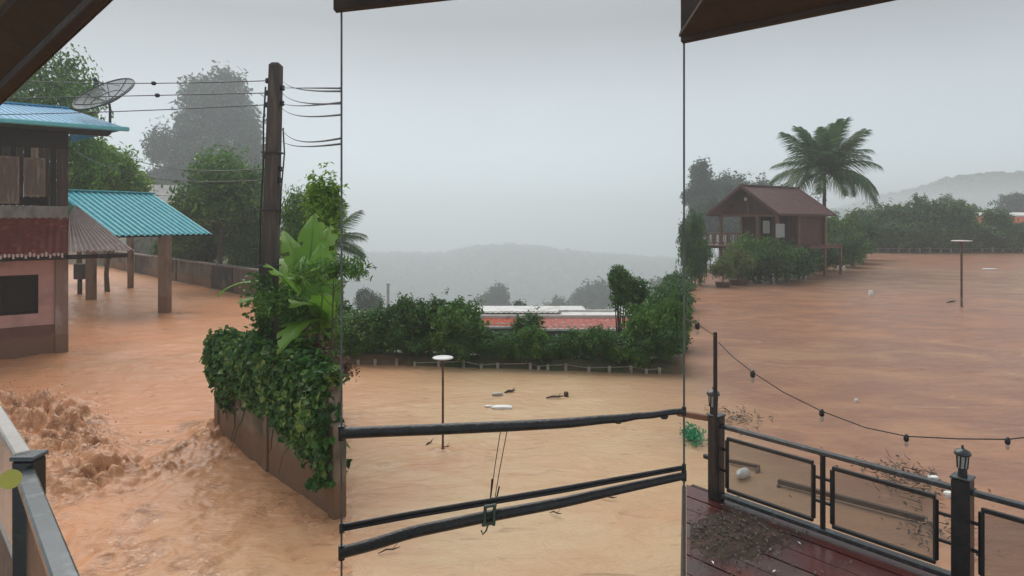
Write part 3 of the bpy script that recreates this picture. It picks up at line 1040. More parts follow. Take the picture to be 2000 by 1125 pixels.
for q, w in ((.3, .14), (2.5, .1), (4.8, .1)):
    MB().bar(e0 - cd * q + Z3 * (q * .42 - .13), e1 - cd * q + Z3 * (q * .42 - .13), w, .14).build('purlin', WOOD_BLACK, canopy)
POSTM = mat('post_concrete', (.26, .19, .135), (.19, .135, .095), scale=1.6, rough=.85, bump=.3, c3=(.12, .07, .045), s3=1.1, t3=(.45, .62), stretch=(1, 1, .5), tide=.8)
for (px, py, Dp, w) in ((322, 612, 32.1, .46), (178, 585, 37.5, .42), (255, 560, 44.0, .3)):
    g = G(px, 430 + H * F / Dp)
    top = ez + max(0, (A_ - Vector((g.x, g.y, 0))).dot(cd)) * .40 - .1
    top = min(top, 5.2)
    MB().bev((g.x - w / 2, g.y - w / 2, -1.3), (w, 0, 0), (0, w, 0), (0, 0, top + 1.3), .03).build('post', POSTM, canopy)

# something dark standing in the water under the carport: a water barrel on a stand
g = G(157, 575)
stand = thing('pump_stand', 'dark box on a post in the water beside the house corner', 'pump', (g.x, g.y, 0))
MB().bev((g.x - .12, g.y - .12, -1), (.2, 0, 0), (0, .2, 0), (0, 0, 1.9), .02).build('post', WOOD_BLACK, stand)
MB().bev((g.x - .3, g.y - .25, .92), (.6, 0, 0), (0, .45, 0), (0, 0, .95), .06).build('box', mat('pump_box', (.05, .04, .045), (.03, .025, .025), rough=.6), stand)

# ---- far boundary wall: panels and pillars
far_wall = thing('boundary_wall', 'stained concrete boundary wall behind the carport along the flooded lane', 'wall', (-15, 39, 0))
line = [Vector((-46, 71.5, 0)), Vector((-39.8, 65, 0)), Vector((-15, 39, 0)), Vector((-8.0, 31.4, 0))]
STAIN = mat('wall_stained', (.185, .15, .12), (.11, .088, .07), scale=1.4, rough=.9, bump=.3, stretch=(1, 1, .55), c3=(.04, .033, .028), s3=.8, t3=(.5, .62), tide=.55)
STAIN2 = mat('wall_blackened', (.05, .04, .033), (.03, .025, .02), scale=2, rough=.9, bump=.3, c3=(.12, .095, .075), s3=1.3, t3=(.55, .7))
wk = 0
for p, q in zip(line[:-1], line[1:]):
    d = (q - p)
    L = d.length
    d.normalize()
    side = Vector((-d.y, d.x, 0))
    n_ = max(1, round(L / 3.6))
    for k in range(n_):
        a = p + d * (L * k / n_)
        wk += 1
        hh = 1.5
        MB().bev(a + d * .12 - Z3 * 1.2, d * (L / n_ - .24), side * .12, Z3 * (hh + 1.2), .01).build('wall_panel', STAIN2 if wk % 5 in (1,) else STAIN, far_wall)
        MB().bev(a - d * .12 - side * .05 - Z3 * 1.2, d * .24, side * .24, Z3 * (hh + 1.22), .015).build('pillar', STAIN if wk % 3 else STAIN2, far_wall)
    MB().bev(p - side * .09 + Z3 * (hh + .02), d * L, side * .32, Z3 * .12, .015).build('coping', CONC_GREY, far_wall)

# ---- near garden wall with creeper
W0, W1 = G(425, 852), G(650, 1010)
wd_ = (W1 - W0)
WL = wd_.length
wd_.normalize()
wside = Vector((-wd_.y, wd_.x, 0))
if wside.x < 0: wside = -wside                     # towards the garden, away from the street
NWALL = mat('garden_wall', (.25, .19, .135), (.16, .12, .085), scale=2.6, rough=.9, bump=.6, bscale=20, stretch=(1, 1, .8), c3=(.085, .075, .045), s3=1.6, t3=(.48, .66), tide=.5)
gwall = thing('garden_wall', 'damp brown concrete garden wall overgrown with creeper at the torrent edge', 'wall', W0)
WH = 1.35
nseg = 2
for k in range(nseg):
    a = W0 + wd_ * (WL * k / nseg)
    MB().bev(a + wd_ * .1 - Z3 * 1.3, wd_ * (WL / nseg - .2), wside * .14, Z3 * (WH + 1.3), .012).build('wall_panel', NWALL, gwall)
    MB().bev(a - wd_ * .1 - wside * .04 - Z3 * 1.3, wd_ * .2, wside * .22, Z3 * (WH + 1.34), .015).build('pillar', NWALL, gwall)
MB().bev(W1 - wd_ * .1 - wside * .04 - Z3 * 1.3, wd_ * .2, wside * .22, Z3 * (WH + 1.34), .015).build('pillar', NWALL, gwall)
MB().bev(W0 - wd_ * .1 + wside * .18 - Z3 * 1.3, wside * 2.6, wd_ * .14, Z3 * (WH + 1.25), .012).build('return_wall', NWALL, gwall)

# garden soil behind the wall
gs_ = MB()
soil = [W0 + wside * .2, W1 + wside * .2, Vector((-3.25, 12.0, 0)), Vector((-3.95, 15.0, 0)), ][:3] + [W0 + wside * 2.7 + wd_ * .2]
gs_.hexa([(p.x, p.y, -1.3) for p in soil] + [(p.x, p.y, .55) for p in soil])
tag(gs_.build('garden_soil', mat('soil', (.13, .08, .05), (.08, .05, .03), scale=4, rough=.95, bump=.6)), 'raised garden soil behind the creeper wall', kind='structure')

ivy = thing('creeper', 'dense dark green creeper spilling over the garden wall beside the torrent', 'creeper', W0 + Z3 * WH)
r_ = np.random.default_rng(5)
N = 9500
k = r_.random(N)
tt_ = r_.random(N)
# profile across: hangs down the street face, over the top and back into the garden
topz = 2.1 + .1 * k + .22 * fbm(k * 9, k * 0 + 3, 2, 3)
low = .95 - .1 * k + .45 * fbm(k * 7, k * 0 + 1, 6, 3)
face = tt_ < .5
top_ = ~face
zz = np.where(face, low + (topz - low) * r_.random(N) ** .75, topz - .12 * r_.random(N) ** 2)
off = np.where(face, -.05 - .17 * np.sin(np.clip((zz - low) / (topz - low + .01), 0, 1) * 2.4) * (.6 + .6 * vnoise(k * 14, zz * 3, 4)), -.18 + (.32 + 1.1 * (1 - k)) * r_.random(N) ** 1.2)
zz = np.where(top_, zz + .18 * fbm(k * 12, off * 2.5, 9, 3) - .12 * np.maximum(off - .7, 0), zz)
al = k * (WL + .05) + .0
pts = np.array(W0)[None, :] + np.outer(al, np.array(wd_)) + np.outer(off, np.array(wside))
pts[:, 2] = zz + r_.normal(size=N) * .05
pts[:, :2] += r_.normal(size=(N, 2)) * .05
nr = np.where(face[:, None], -np.array(wside)[None, :] + np.array([0, 0, .5]), np.array([0, 0, 1.0])[None, :]) + r_.normal(size=(N, 3)) * .5
kk = .7 + .7 * r_.random(N)
v_, f_ = leaf_quads(pts, nr, .125 * kk, .10 * kk, r=r_)
link('foliage', fast_mesh('creeper_foliage', v_, f_, LEAF_IVY), ivy)
st = MB()
for q in range(16):
    c = W0 + wd_ * (WL * random.random()) - wside * .05
    z0 = random.uniform(1.0, 1.8)
    pp = [c + Z3 * z0]
    for s_i in range(5):
        pp.append(pp[-1] + Vector((random.uniform(-.08, .08), random.uniform(-.08, .08), -random.uniform(.1, .28))))
    st.tube(pp, [.012, .011, .01, .008, .006, .004], 5)
st.build('stem', BARK, ivy)

# large leaves low at the near end of the creeper
r_ = np.random.default_rng(15)
N = 420
base = np.array(P(640, 950, 10.3))
pts = base + r_.normal(size=(N, 3)) * np.array([.10, .22, .7])
pts[:, 2] = np.clip(pts[:, 2], .55, 2.6)
v_, f_ = leaf_quads(pts, r_.normal(size=(N, 3)) * .6 + np.array([-.3, -.7, .5]), .16, .12, r=r_)
vine = thing('leafy_vine', 'broad leaved vine hanging at the near end of the garden wall', 'vine', (base[0], base[1], .1))
link('foliage', fast_mesh('vine_foliage', v_, f_, LEAF_IVY), vine)

# shrubs in the garden
redp = Plant('red_shrub', .7, .45, .6, .4, .03, 240, 6, .08, .13, .05, LEAF_RED, 88, nl=7, shell=.7)
for i, (px, py, D, s) in enumerate(((575, 690, 12.6, .9), (612, 700, 12.3, .8), (640, 720, 11.8, .6))):
    p = P(px, py, D)
    redp.put('reddish_shrub', ['withered reddish shrub just right of the utility pole', 'withered reddish brown shrub between the pole and banana plants', 'reddish brown shrub at the right end of the garden wall'][i], 'shrub', (p.x, p.y, p.z - .75 * s), s, i * 1.3, 'withered shrubs behind the creeper')
cass = Plant('cassava', .75, .22, 1.55, 1.5, .022, 90, 12, .10, .19, .045, LEAF_MID, 91, nl=6, shell=.8)
for i, (px, py, D, s) in enumerate(((545, 590, 11.9, .72), (590, 610, 12.3, .8), (650, 530, 11.5, .8))):
    p = P(px, py, D)
    cass.put('cassava_plant', ['thin leafy plant spreading in front of the utility pole', 'slender leafy plant with bare stem right of the utility pole', 'leafy plant under the banana leaves at the garden end'][i], 'plant', (p.x, p.y, p.z - 1.55 * s), s, i * 2.1, 'thin stemmed garden plants')
p = P(598, 560, 13.4)
banana('banana plant with broad upright leaves right of the utility pole', (p.x, p.y, .3), 2.7,
       [(95, 80, 1.25, 0), (130, 68, 1.15, 0), (70, 72, 1.2, 0), (290, 60, .95, 1), (260, 50, .8, 1), (330, 62, .8, 1), (100, 55, 1.1, 1)], 'banana plants in the garden')
p = P(622, 560, 12.4)
banana('banana plant with drooping leaves at the right end of the garden', (p.x, p.y, .3), 2.3,
       [(100, 80, 1.1, 0), (125, 66, 1.1, 0), (215, 68, 1.05, 0), (290, 66, .9, 1), (180, 45, 1.0, 1), (255, 35, 1.0, 2), (60, 76, .8, 1), (230, 15, .95, 3), (270, 50, .95, 1)], 'banana plants in the garden')
p = P(500, 500, 17.5)
banana('banana plant with one long drooping leaf left of the utility pole', (p.x + .5, p.y, .2), 2.7,
       [(185, 15, 1.0, 1), (80, 60, .8, 1), (330, 45, .8, 2)], 'banana plants in the garden')

# ---- utility pole
pole = thing('utility_pole', 'dark weathered square utility pole rising from the garden', 'utility pole', P(521, 800, 12.8) * 1)
POLEM = mat('pole_concrete', (.085, .065, .055), (.045, .036, .032), scale=2, rough=.85, bump=.4, stretch=(3, 3, .4), c3=(.15, .11, .085), s3=1.5)
pb, pt = P(516, 900, 12.8), P(539, 128, 12.8)
pb.z = -.2
pole.location = pb
sx, sy = .13, .13
mb = MB()
mb.hexa([pb + Vector(q) for q in ((-.16, -.14, 0), (.16, -.14, 0), (.16, .14, 0), (-.16, .14, 0))] + [pt + Vector(q) for q in ((-.105, -.1, 0), (.105, -.1, 0), (.105, .1, 0), (-.105, .1, 0))])
mb.build('shaft', POLEM, pole)
MB().hexa([pt + Vector(q) for q in ((-.105, -.1, 0), (.105, -.1, 0), (.105, .1, 0), (-.105, .1, 0))] + [pt + Vector(q) for q in ((-.06, -.06, .05), (.06, -.06, .05), (.06, .06, .05), (-.06, .06, .05))]).build('cap', POLEM, pole)
def ppole(y, side, off=0.0):
    k = (y - 128) / (900 - 128)
    return P(539 + (516 - 539) * k, y, 12.8) + Vector((side * (.15 + off), -.02, 0))
for y, sd in ((158, -1), (182, -1), (205, -1), (172, 1), (202, 1), (306, -1), (330, 1), (352, 1)):
    MB().lathe(ppole(y, sd) - Z3 * .05, [(.03, 0), (.045, .02), (.03, .045), (.045, .07), (.025, .1)], 10).build('insulator', STEEL_BLACK, pole)
MB().tube([ppole(170, -1, .03), ppole(240, -1, .05), ppole(330, -1, .03), ppole(430, -1, .06), ppole(560, -1, .03), ppole(640, -1, .05)], .018, 6).build('conduit', CABLE_BLACK, pole)
MB().tube([ppole(250, 1, .03), ppole(300, 1, .07), ppole(370, 1, .03), ppole(440, 1, .02)], .015, 6).build('conduit', CABLE_BLACK, pole)
for y in (300, 410, 520):
    MB().bev(ppole(y, 0) + Vector((-.17, -.16, 0)), (.34, 0, 0), (0, .32, 0), (0, 0, .03), .004).build('band', STEEL_BLACK, pole)
# moss and creeper round the foot of the pole
r_ = np.random.default_rng(25)
N = 700
zz = r_.random(N) ** 1.5 * 2.6 + .9
pts = np.stack([np.full(N, pb.x) + r_.normal(size=N) * .17, np.full(N, pb.y - .16) + r_.normal(size=N) * .06, zz], 1)
v_, f_ = leaf_quads(pts, r_.normal(size=(N, 3)) * .5 + np.array([0, -1, .4]), .10, .075, r=r_)
pv_ = thing('climbing_vine', 'small leaved vine climbing the foot of the utility pole', 'vine', (pb.x, pb.y - .2, .6))
link('foliage', fast_mesh('pole_vine', v_, f_, LEAF_DARK), pv_)

def wire(label, a, b, sag, r=.010, n=22, name='power_wire', group=None, beads=()):
    a, b = Vector(a), Vector(b)
    pts = [a.lerp(b, i / n) - Z3 * sag * 4 * (i / n) * (1 - i / n) for i in range(n + 1)]
    t = thing(name, label, 'wire', a, group)
    MB().tube(pts, r, 6).build('strand', CABLE_BLACK, t)
    for k in beads:
        c = a.lerp(b, k) - Z3 * sag * 4 * k * (1 - k)
        d = (b - a).normalized()
        MB().tube([c - d * .06, c - d * .02, c + d * .03, c + d * .06], [.02, .045, .045, .02], 8).build('splice', CABLE_BLACK, t)
    return t
GW = 'overhead wires on the utility pole'
lw = lambda px, py, D: P(px, py, D)
wire('topmost overhead wire running left from the utility pole', ppole(158, -1), lw(-150, 146, 17), .12, group=GW, beads=(.27,))
wire('second overhead wire from the top left of the utility pole', ppole(182, -1), lw(-150, 196, 17), .0, group=GW, beads=(.26,))
wire('third overhead wire crossing just below the satellite dish', ppole(205, -1), lw(-150, 225, 17), .05, group=GW)
wire('pale service wire low on the left of the pole before the tree', ppole(330, -1), lw(200, 285, 26), .35, .011, group=GW)
wire('lowest service wire left of the pole', ppole(352, -1), lw(150, 296, 30), .45, .010, group=GW)
PX1, PX2, DP = 667.0, 1336.0, 3.2
for i, (y0, sd, y1) in enumerate(((160, 1, 178), (172, 1, 172), (183, 1, 202), (202, 1, 200), (212, 1, 224), (252, 1, 270), (275, 1, 281))):
    wire(f'{ORD[i]} wire from the top between the utility pole and the slim steel post', ppole(y0, sd), P(PX1 - 1, y1, DP), [.05, .0, .06, .03, .06, .1, .05][i], .0055, group=GW)

# ---- trees and far houses on the left
t_ = P(478, 520, 50)
medtree.put('leafy_tree', 'darker leafy tree close left of the utility pole behind the wall', 'tree', (t_.x, t_.y, tz(t_.x, t_.y)), .7, 2.7, sz=.85)
t_ = P(85, 300, 38)
medtree.put('leafy_tree', 'dark tree rising behind the blue roof under the eave', 'tree', (t_.x, t_.y, 1), 1.0, 4.1, sz=1.62)
t_ = P(155, 300, 48)
medtree.put('leafy_tree', 'dark thin tree between the house and the bright tree', 'tree', (t_.x, t_.y, 1), .8, 5.1, sz=.95)
t_ = P(592, 450, 27)
medtree.put('leafy_tree', 'small dark tree between the pole and the yellow green tree', 'tree', (t_.x, t_.y, .2), .36, .3, sz=.68)
far_specs = [(492, 180, 2, .8, 1.9, 'hazy tree between the towering tree and the pole'),
             (305, 170, 2, .85, 1.15, 'low hazy tree above the grey far roofs'),
             (568, 150, 1, .5, 1.15, 'hazy tree just right of the utility pole'), (400, 170, 2, 1.3, 1.7, 'hazy bushy tree filling the base of the towering tree')]
for px, D, k, s, szz, lab in far_specs:
    x = (px - 1000) / F * D
    fartree[k].put('hazy_tree', lab, 'tree', (x, D, tz(x, D)), s * 1.25, k + px, 'far trees behind the street', sz=szz)

for i, (px, D, sc, h_) in enumerate(((350, 56, 1.9, 2.0), (385, 53, 1.9, 1.7), (412, 51, 1.7, 1.5), (470, 47, 1.7, 1.6), (500, 45, 1.6, 2.0), (560, 40.5, 1.5, 1.6), (590, 39, 1.4, 1.7))):
    x = (px - 1000) / F * D
    shrubs[i % 4].put('bank_shrub', f'{ORD[i]} dark shrub from the left on the bank behind the boundary wall', 'shrub', (x, D, tz(x, D) - .1), sc, i * 1.1, 'shrubs behind the boundary wall', sz=h_)

ROOF_GREY = mat('roof_grey', (.20, .19, .18), (.13, .125, .12), scale=1, rough=.6, c3=(.3, .28, .26), s3=1.5)
def far_house(label, px, D, w, d, eave, ridge, rot, wall_m, roof_m, windows=2, zb=None, name='far_house', group=None, over=.4):
    x = (px - 1000) / F * D
    zb = tz(x, D) if zb is None else zb
    t = thing(name, label, 'house', (x, D, zb), group)
    ca, sa = math.cos(rot), math.sin(rot)
    ex, ey = Vector((ca, sa, 0)), Vector((-sa, ca, 0))
    o = Vector((x, D, 0))
    def q(a, b, z): return o + ex * a + ey * b + Z3 * z
    MB().bev(q(-w / 2, -d / 2, zb - 1.5), ex * w, ey * d, Z3 * (eave - zb + 1.5), .01).build('wall', wall_m, t)
    for sgn in (-1, 1):
        corr_patch(q(-w / 2 - over, sgn * (d / 2 + over), eave), q(w / 2 + over, sgn * (d / 2 + over), eave), q(-w / 2 - over, 0, ridge), q(w / 2 + over, 0, ridge), max(6, int(w * 2)), .03, nv=2).build('roof', roof_m, t)
    gb = MB()
    for sgn in (-1, 1):
        gb.add([q(sgn * w / 2, -d / 2, eave), q(sgn * w / 2, d / 2, eave), q(sgn * w / 2, 0, ridge - .05)], [(0, 1, 2)])
    gb.build('gable', wall_m, t)
    for k in range(windows):
        a = -w / 2 + w * (k + .5) / windows
        wi = MB().bev(q(a - .45, -d / 2 - .02, eave - 1.5), ex * .9, ey * .06, Z3 * 1.0, .01).build('window', ROOM_SHADE, t)
        MB().bev(q(a - .5, -d / 2 - .05, eave - 1.58), ex * 1.0, ey * .08, Z3 * .07, .01).build('sill', CONC_GREY, wi)
    return t
far_house('grey roofed house beyond the carport, upper of two roofs', 305, 85, 6.5, 6, 7.6, 9.0, .5, CONC_GREY, ROOF_GREY)
far_house('grey roofed house beyond the carport, lower roof nearer the tree', 335, 70, 5.0, 5, 5.6, 7.1, -.35, CONC_GREY, ROOF_GREY)

# ------------------------------------------------------------------ middle: hedge, fence, lamp, buildings, hills
def hedge_pt(px, back=0.0):
    a = (px - 1000) / F
    d = A_HEDGE1 - A_HEDGE0
    # intersection of the ray with the hedge line, then moved back
    t = (A_HEDGE0.x - a * A_HEDGE0.y) / (a * d.y - d.x)
    p = A_HEDGE0 + d * t
    return Vector((p.x * (1 + back / p.y), p.y + back))

GH = 'shrubs of the hedge behind the flooded field'
hedge = [ # px, top y, half width px, kind, back
    (648, 612, 52, 0, .9), (702, 604, 50, 1, .8), (752, 590, 46, 2, .7), (800, 583, 42, 3, .9), (842, 574, 36, 'slim', .8), (893, 577, 50, 1, .7),
    (945, 640, 40, 0, .5), (985, 650, 38, 3, .6), (1030, 606, 26, 'slim', 1.0), (1050, 662, 40, 2, .5), (1096, 655, 40, 0, .6), (1136, 645, 38, 'bright', .5),
    (1180, 668, 36, 3, .6), (1222, 650, 44, 2, .7), (1268, 585, 48, 1, .9), (1306, 572, 30, 'bright2', 1.2)]
labs = ['behind the banana plants', 'under the coconut fronds', 'with a rounded olive top', 'with the tall knobbly top', 'with a pointed conifer-like top', 'right of the pointed one',
        'lowest, left under the orange roof', 'low, in front of the orange roof', 'slim, poking above the orange roof', 'low, right of the slim one', 'low, below the pink tiles', 'yellow green and low',
        'small, beside the yellow green one', 'before the end of the long roof', 'tall and dense near the right end', 'at the right end']
for i, (px, ty, hw, kd, back) in enumerate(hedge):
    p = hedge_pt(px, back)
    z = tz(p.x, p.y)
    pl = {'slim': slim, 'bright': bright_shrub, 'bright2': shrubs[1]}.get(kd) or shrubs[kd]
    top = H - (ty - HY) / F * p.y
    nat_top = 2.05 if kd == 'slim' else 1.8
    nat_w = .58 if kd == 'slim' else 1.02
    sx_ = hw / F * p.y / nat_w * 1.18
    pl.put('hedge_shrub', f'{ORD[i]} hedge shrub from the left behind the field, {labs[i]}', 'shrub', (p.x, p.y, z), sx_, i * 1.7, GH, sz=max(.25, (top - z) / nat_top))
# low growth closing the foot of the hedge
for i, px in enumerate(range(686, 1330, 44)):
    p = hedge_pt(px, .22)
    shrubs[(i * 3 + 1) % 4].put('low_shrub', f'{ORD[i]} low dark shrub from the left at the foot of the field hedge', 'shrub', (p.x, p.y, tz(p.x, p.y) - .1), .55, i * 2.3 + .5, 'low growth under the field hedge', sz=.42 + .12 * (i % 3))
# second row along the dyke running back to the hut
for i in range(5):
    k = (i + .6) / 5.3
    x, y = 5.5 + (12.6 - 5.5) * k, 20.6 + (46 - 20.6) * k
    shrubs[i % 4].put('dyke_shrub', f'{ORD[i]} shrub on the dyke running back to the hut, counted from the field hedge', 'shrub', (x - .9, y + .5, tz(x, y)), 1.0, i * 1.9, 'shrubs on the dyke', sz=.8 + .12 * (i % 3))

def tall_tree(px, top, bot, D, hw, label, m, seed, ntw=420, name='leafy_tree', nl=10, k=.42, big=None):
    x = (px - 1000) / F * D
    zt, zb_ = H - (top - HY) / F * D, H - (bot - HY) / F * D
    gz_ = tz(x, D)
    rx = hw / F * D
    zc, rz2 = (zt + zb_) / 2 - gz_, (zt - zb_) / 2
    pl = Plant(label[:12], rx, rz2, zc, zc * .9, .09 + rx * .03, ntw, 9, .09 * rx + .05, (.10 * rx + .1) * (big or (1.5 if m is LEAF_FAR else 1)), (.04 * rx + .05) * (big or (2.0 if m is LEAF_FAR else 1)), m, seed, nl=nl, k=k)
    return pl.put(name, label, 'tree', (x, D, gz_))
tall_tree(1212, 522, 640, 25, 26, 'upright open tree standing above the right part of the hedge', LEAF_DARK, 301)
tall_tree(1246, 535, 640, 25.6, 24, 'tree with loose round tufts beside the upright one', LEAF_DARK, 302, 260)
tall_tree(1290, 572, 690, 24, 40, 'leaning bushy tree behind the right end of the hedge', LEAF_DARK, 303)
tall_tree(1322, 560, 700, 23, 22, 'dark tree at the hedge corner by the right steel post', LEAF_DARK, 304)
tall_tree(212, 272, 440, 42, 68, 'bright green leafy tree behind the teal carport roof', LEAF_BRIGHT, 311, 1300)
tall_tree(432, 290, 480, 44, 84, 'broad dark green tree with bent trunk behind the boundary wall', LEAF_MID, 312, 1500)
tall_tree(405, 385, 512, 50, 74, 'low spreading dark tree under the broad tree behind the wall', LEAF_DARK, 331, 1100)
tall_tree(492, 350, 508, 46, 36, 'dark leafy tree close against the utility pole', LEAF_DARK, 332, 600)
tall_tree(428, 137, 345, 190, 78, 'towering grey hazy tree left of the utility pole', LEAF_FAR, 313, 1100, nl=20, k=.36, big=1.35)
tall_tree(345, 228, 350, 180, 58, 'shorter hazy tree on the left flank of the towering tree', LEAF_FAR, 314, 620, nl=16, k=.36, big=1.35)
tall_tree(612, 540, 720, 14.4, 42, 'dense green bush behind the banana stems right of the pole', LEAF_MID, 321, 500)
tall_tree(566, 560, 700, 14.6, 30, 'dense low bush just right of the utility pole', LEAF_MID, 322, 500)
tall_tree(632, 318, 560, 16, 33, 'yellow green tree above the banana plants at the garden end', LEAF_BRIGHT, 306)
tall_tree(640, 585, 690, 26, 50, 'dark leafy tree under the coconut palm at the hedge left end', LEAF_DARK, 305)

x = (628 - 1000) / F * 31
palm('coconut palm behind the banana plants with fronds hanging over the hedge', (x, 31, tz(x, 31)), 3.4 - tz(x, 31), palm_fronds(4, 24), 11, .62)

# fence along the water's edge
FENCE = mat('fence_concrete', (.42, .38, .33), (.28, .24, .2), scale=5, rough=.9, c3=(.16, .12, .09), s3=3)
fence = thing('field_fence', 'low fence of pale posts and rail along the foot of the hedge', 'fence', (A_HEDGE0.x, A_HEDGE0.y, 0))
fp_ = []
for i, px in enumerate((700, 733, 775, 810, 857, 905, 940, 972, 1036, 1052, 1070, 1105, 1150, 1190, 1232, 1262, 1288)):
    p = hedge_pt(px, -.12)
    hh = .13 + .04 * ((i * 7) % 3)
    MB().bev((p.x - .045, p.y - .045, -.7), (.09, 0, 0), (0, .09, 0), (0, 0, .7 + hh), .012).build('post', FENCE, fence)
    fp_.append(Vector((p.x, p.y, hh - .04)))
MB().tube(fp_[3:], .012, 6).build('rail', FENCE, fence)

def lamp(label, px, top, base, disc_px, name='lamp_post'):
    g = G(px, base)
    zt = H - (top - HY) / F * g.y
    t = thing(name, label, 'lamp', (g.x, g.y, 0), 'disc topped lamp posts in the flood')
    RUST = mat('lamp_pole', (.15, .075, .05), (.09, .045, .03), scale=6, rough=.6, c3=(.25, .17, .13), s3=3)
    r = disc_px / 2 / F * g.y
    pr = .11 * r
    MB().tube([(g.x, g.y, -1.4), (g.x, g.y, zt - .25 * r)], pr, 10).build('pole', RUST, t)
    MB().lathe((g.x, g.y, zt), [(r * .2, -r * .34), (r * .35, -r * .26), (r * .62, -r * .16)], 20).build('housing', RUST, t)
    MB().lathe((g.x, g.y, zt), [(r * .62, -r * .17), (r * .96, -r * .13), (r, -r * .08), (r * .96, -r * .03), (r * .3, 0)], 24).build('shade', WHITE_PLASTIC, t)
    MB().lathe((g.x, g.y, -.02), [(pr * 2.6, 0), (pr * 2.4, .05), (pr * 1.2, .09)], 12).build('base_collar', RUST, t)
    return t
lamp('lamp post with white disc top in the flooded field before the hedge', 865, 697, 881, 41)
lamp('lamp post with white disc top in the flood right of the hut', 1878, 469, 601, 36)

# long low building down behind the hedge
ORANGE = mat('roof_orange', (.44, .10, .05), (.33, .07, .04), scale=2, rough=.85, spec=.15, c3=(.5, .18, .1), s3=3)
PINKTILE = mat('roof_pink', (.46, .17, .14), (.34, .11, .09), scale=3, rough=.85, spec=.15, c3=(.55, .33, .28), s3=4)
WHITEP = mat('white_paint', (.72, .71, .68), (.58, .57, .54), scale=2, rough=.6, c3=(.4, .38, .35), s3=2)
GREENW = mat('green_sheet', (.05, .16, .13), (.035, .11, .09), scale=2, rough=.6)
def roof_row(label, px0, px1, D, y_e, y_r, depth, wall_m, roof_m, name='long_building', zb=-4.3, trim=True, nwin=4):
    x0, x1 = (px0 - 1000) / F * D, (px1 - 1000) / F * D
    ze_, zr2 = H - (y_e - HY) / F * D, H - (y_r - HY) / F * (D + depth)
    zb = min(zb, ze_ - 1.8)
    t = thing(name, label, 'building', (x0, D, zb))
    corr_patch((x0, D, ze_), (x1, D, ze_), (x0, D + depth, zr2), (x1, D + depth, zr2), max(8, int((x1 - x0) * 3)), .03, nv=4).build('roof', roof_m, t)
    MB().bev((x0 + .1, D + .35, zb), (x1 - x0 - .2, 0, 0), (0, depth - .4, 0), (0, 0, ze_ - zb + .05), .01).build('wall', wall_m, t)
    if trim:
        MB().bev((x0 - .03, D - .1, ze_ - .1), (x1 - x0 + .06, 0, 0), (0, .09, 0), (0, 0, .11), .01).build('gutter', WHITEP, t)
        MB().bev((x0 - .05, D + depth, zr2 - .05), (x1 - x0 + .1, 0, 0), (0, .2, 0), (0, 0, .22), .01).build('parapet', WHITEP, t)
    w = (x1 - x0) / nwin
    for k in range(nwin):
        MB().bev((x0 + w * (k + .3), D + .31, ze_ - 1.5), (w * .4, 0, 0), (0, .03, 0), (0, 0, 1.0), .005).build('window', ROOM_SHADE, t)
    return t
roof_row('low building with orange red roof behind the hedge, left one', 938, 1026, 33, 637, 622, 1.8, GREENW, ORANGE)
roof_row('long low building with pink tiled roof and white gutter behind the hedge', 1044, 1248, 32, 642, 622, 2.2, GREENW, PINKTILE)
roof_row('pale flat roofed building just above the tiled roofs', 905, 1150, 41, 611, 599, 3, WHITEP, mat('roof_pale', (.6, .57, .53), (.45, .42, .4), scale=2, rough=.6, c3=(.35, .2, .15), s3=2.5), trim=False, nwin=6, zb=-6)
roof_row('long grey roof behind the pink tiled roof', 1100, 1255, 37.5, 625, 611, 3, WHITEP, ROOF_GREY, trim=True, zb=-6)

far_mid = [(967, 556, 140, 34, 'round hazy tree in the valley left of the steel roofs'), (1017, 588, 62, 18, 'small dark round tree standing behind the pale roofs'),
           (1160, 548, 150, 44, 'wide pale hazy tree behind the upright hedge tree'), (1300, 543, 150, 40, 'pale hazy tree above the right end of the hedge'),
           (1090, 580, 140, 30, 'faint low tree in the valley above the pink roof'), (790, 590, 120, 30, 'faint tree in the valley above the hedge'),
           (720, 560, 90, 26, 'hazy tree behind the coconut fronds')]
for i, (px, ty, D, hw, lab) in enumerate(far_mid):
    tall_tree(px, ty, ty + 75, D * (2.0 if D > 100 else 1.3), hw, lab, LEAF_FAR, 500 + i, 420, name='hazy_tree')['group'] = 'far trees in the valley'
x = (758 - 1000) / F * 75
t = thing('white_mast', 'thin white mast standing in the hazy valley above the hedge', 'mast', (x, 75, tz(x, 75)))
MB().tube([(x, 75, tz(x, 75)), (x, 75, H - (556 - HY) / F * 75)], .16, 8).build('shaft', WHITE_PLASTIC, t)
MB().tube([(x, 75, H - (556 - HY) / F * 75), (x, 75, H - (553 - HY) / F * 75)], .22, 8).build('cap', WHITE_PLASTIC, t)

# forest on the far hills: a mass nobody could count
r_ = np.random.default_rng(77)
N = 11000
D = r_.uniform(820, 1640, N)
a = r_.uniform(-.95, .95, N)
x = a * D
z = terrain_z(x, D)
sz_ = r_.uniform(5.0, 11.0, N)
K = 14
d = r_.normal(size=(N, K, 3))
d /= np.linalg.norm(d, axis=2, keepdims=True)
d[..., 2] = np.abs(d[..., 2])
pts = np.stack([x, D, z], 1)[:, None, :] + d * sz_[:, None, None] * np.array([1, 1, 1.1])
v_, f_ = leaf_quads(pts.reshape(-1, 3), (d + .3 * r_.normal(size=d.shape)).reshape(-1, 3), np.repeat(sz_ * 1.3, K), np.repeat(sz_ * 1.1, K), r=r_)
tag(link('hill_forest', fast_mesh('hill_forest', v_, f_, LEAF_FAR)), 'pale forest cover on the far hills in the haze', 'forest', kind='stuff')

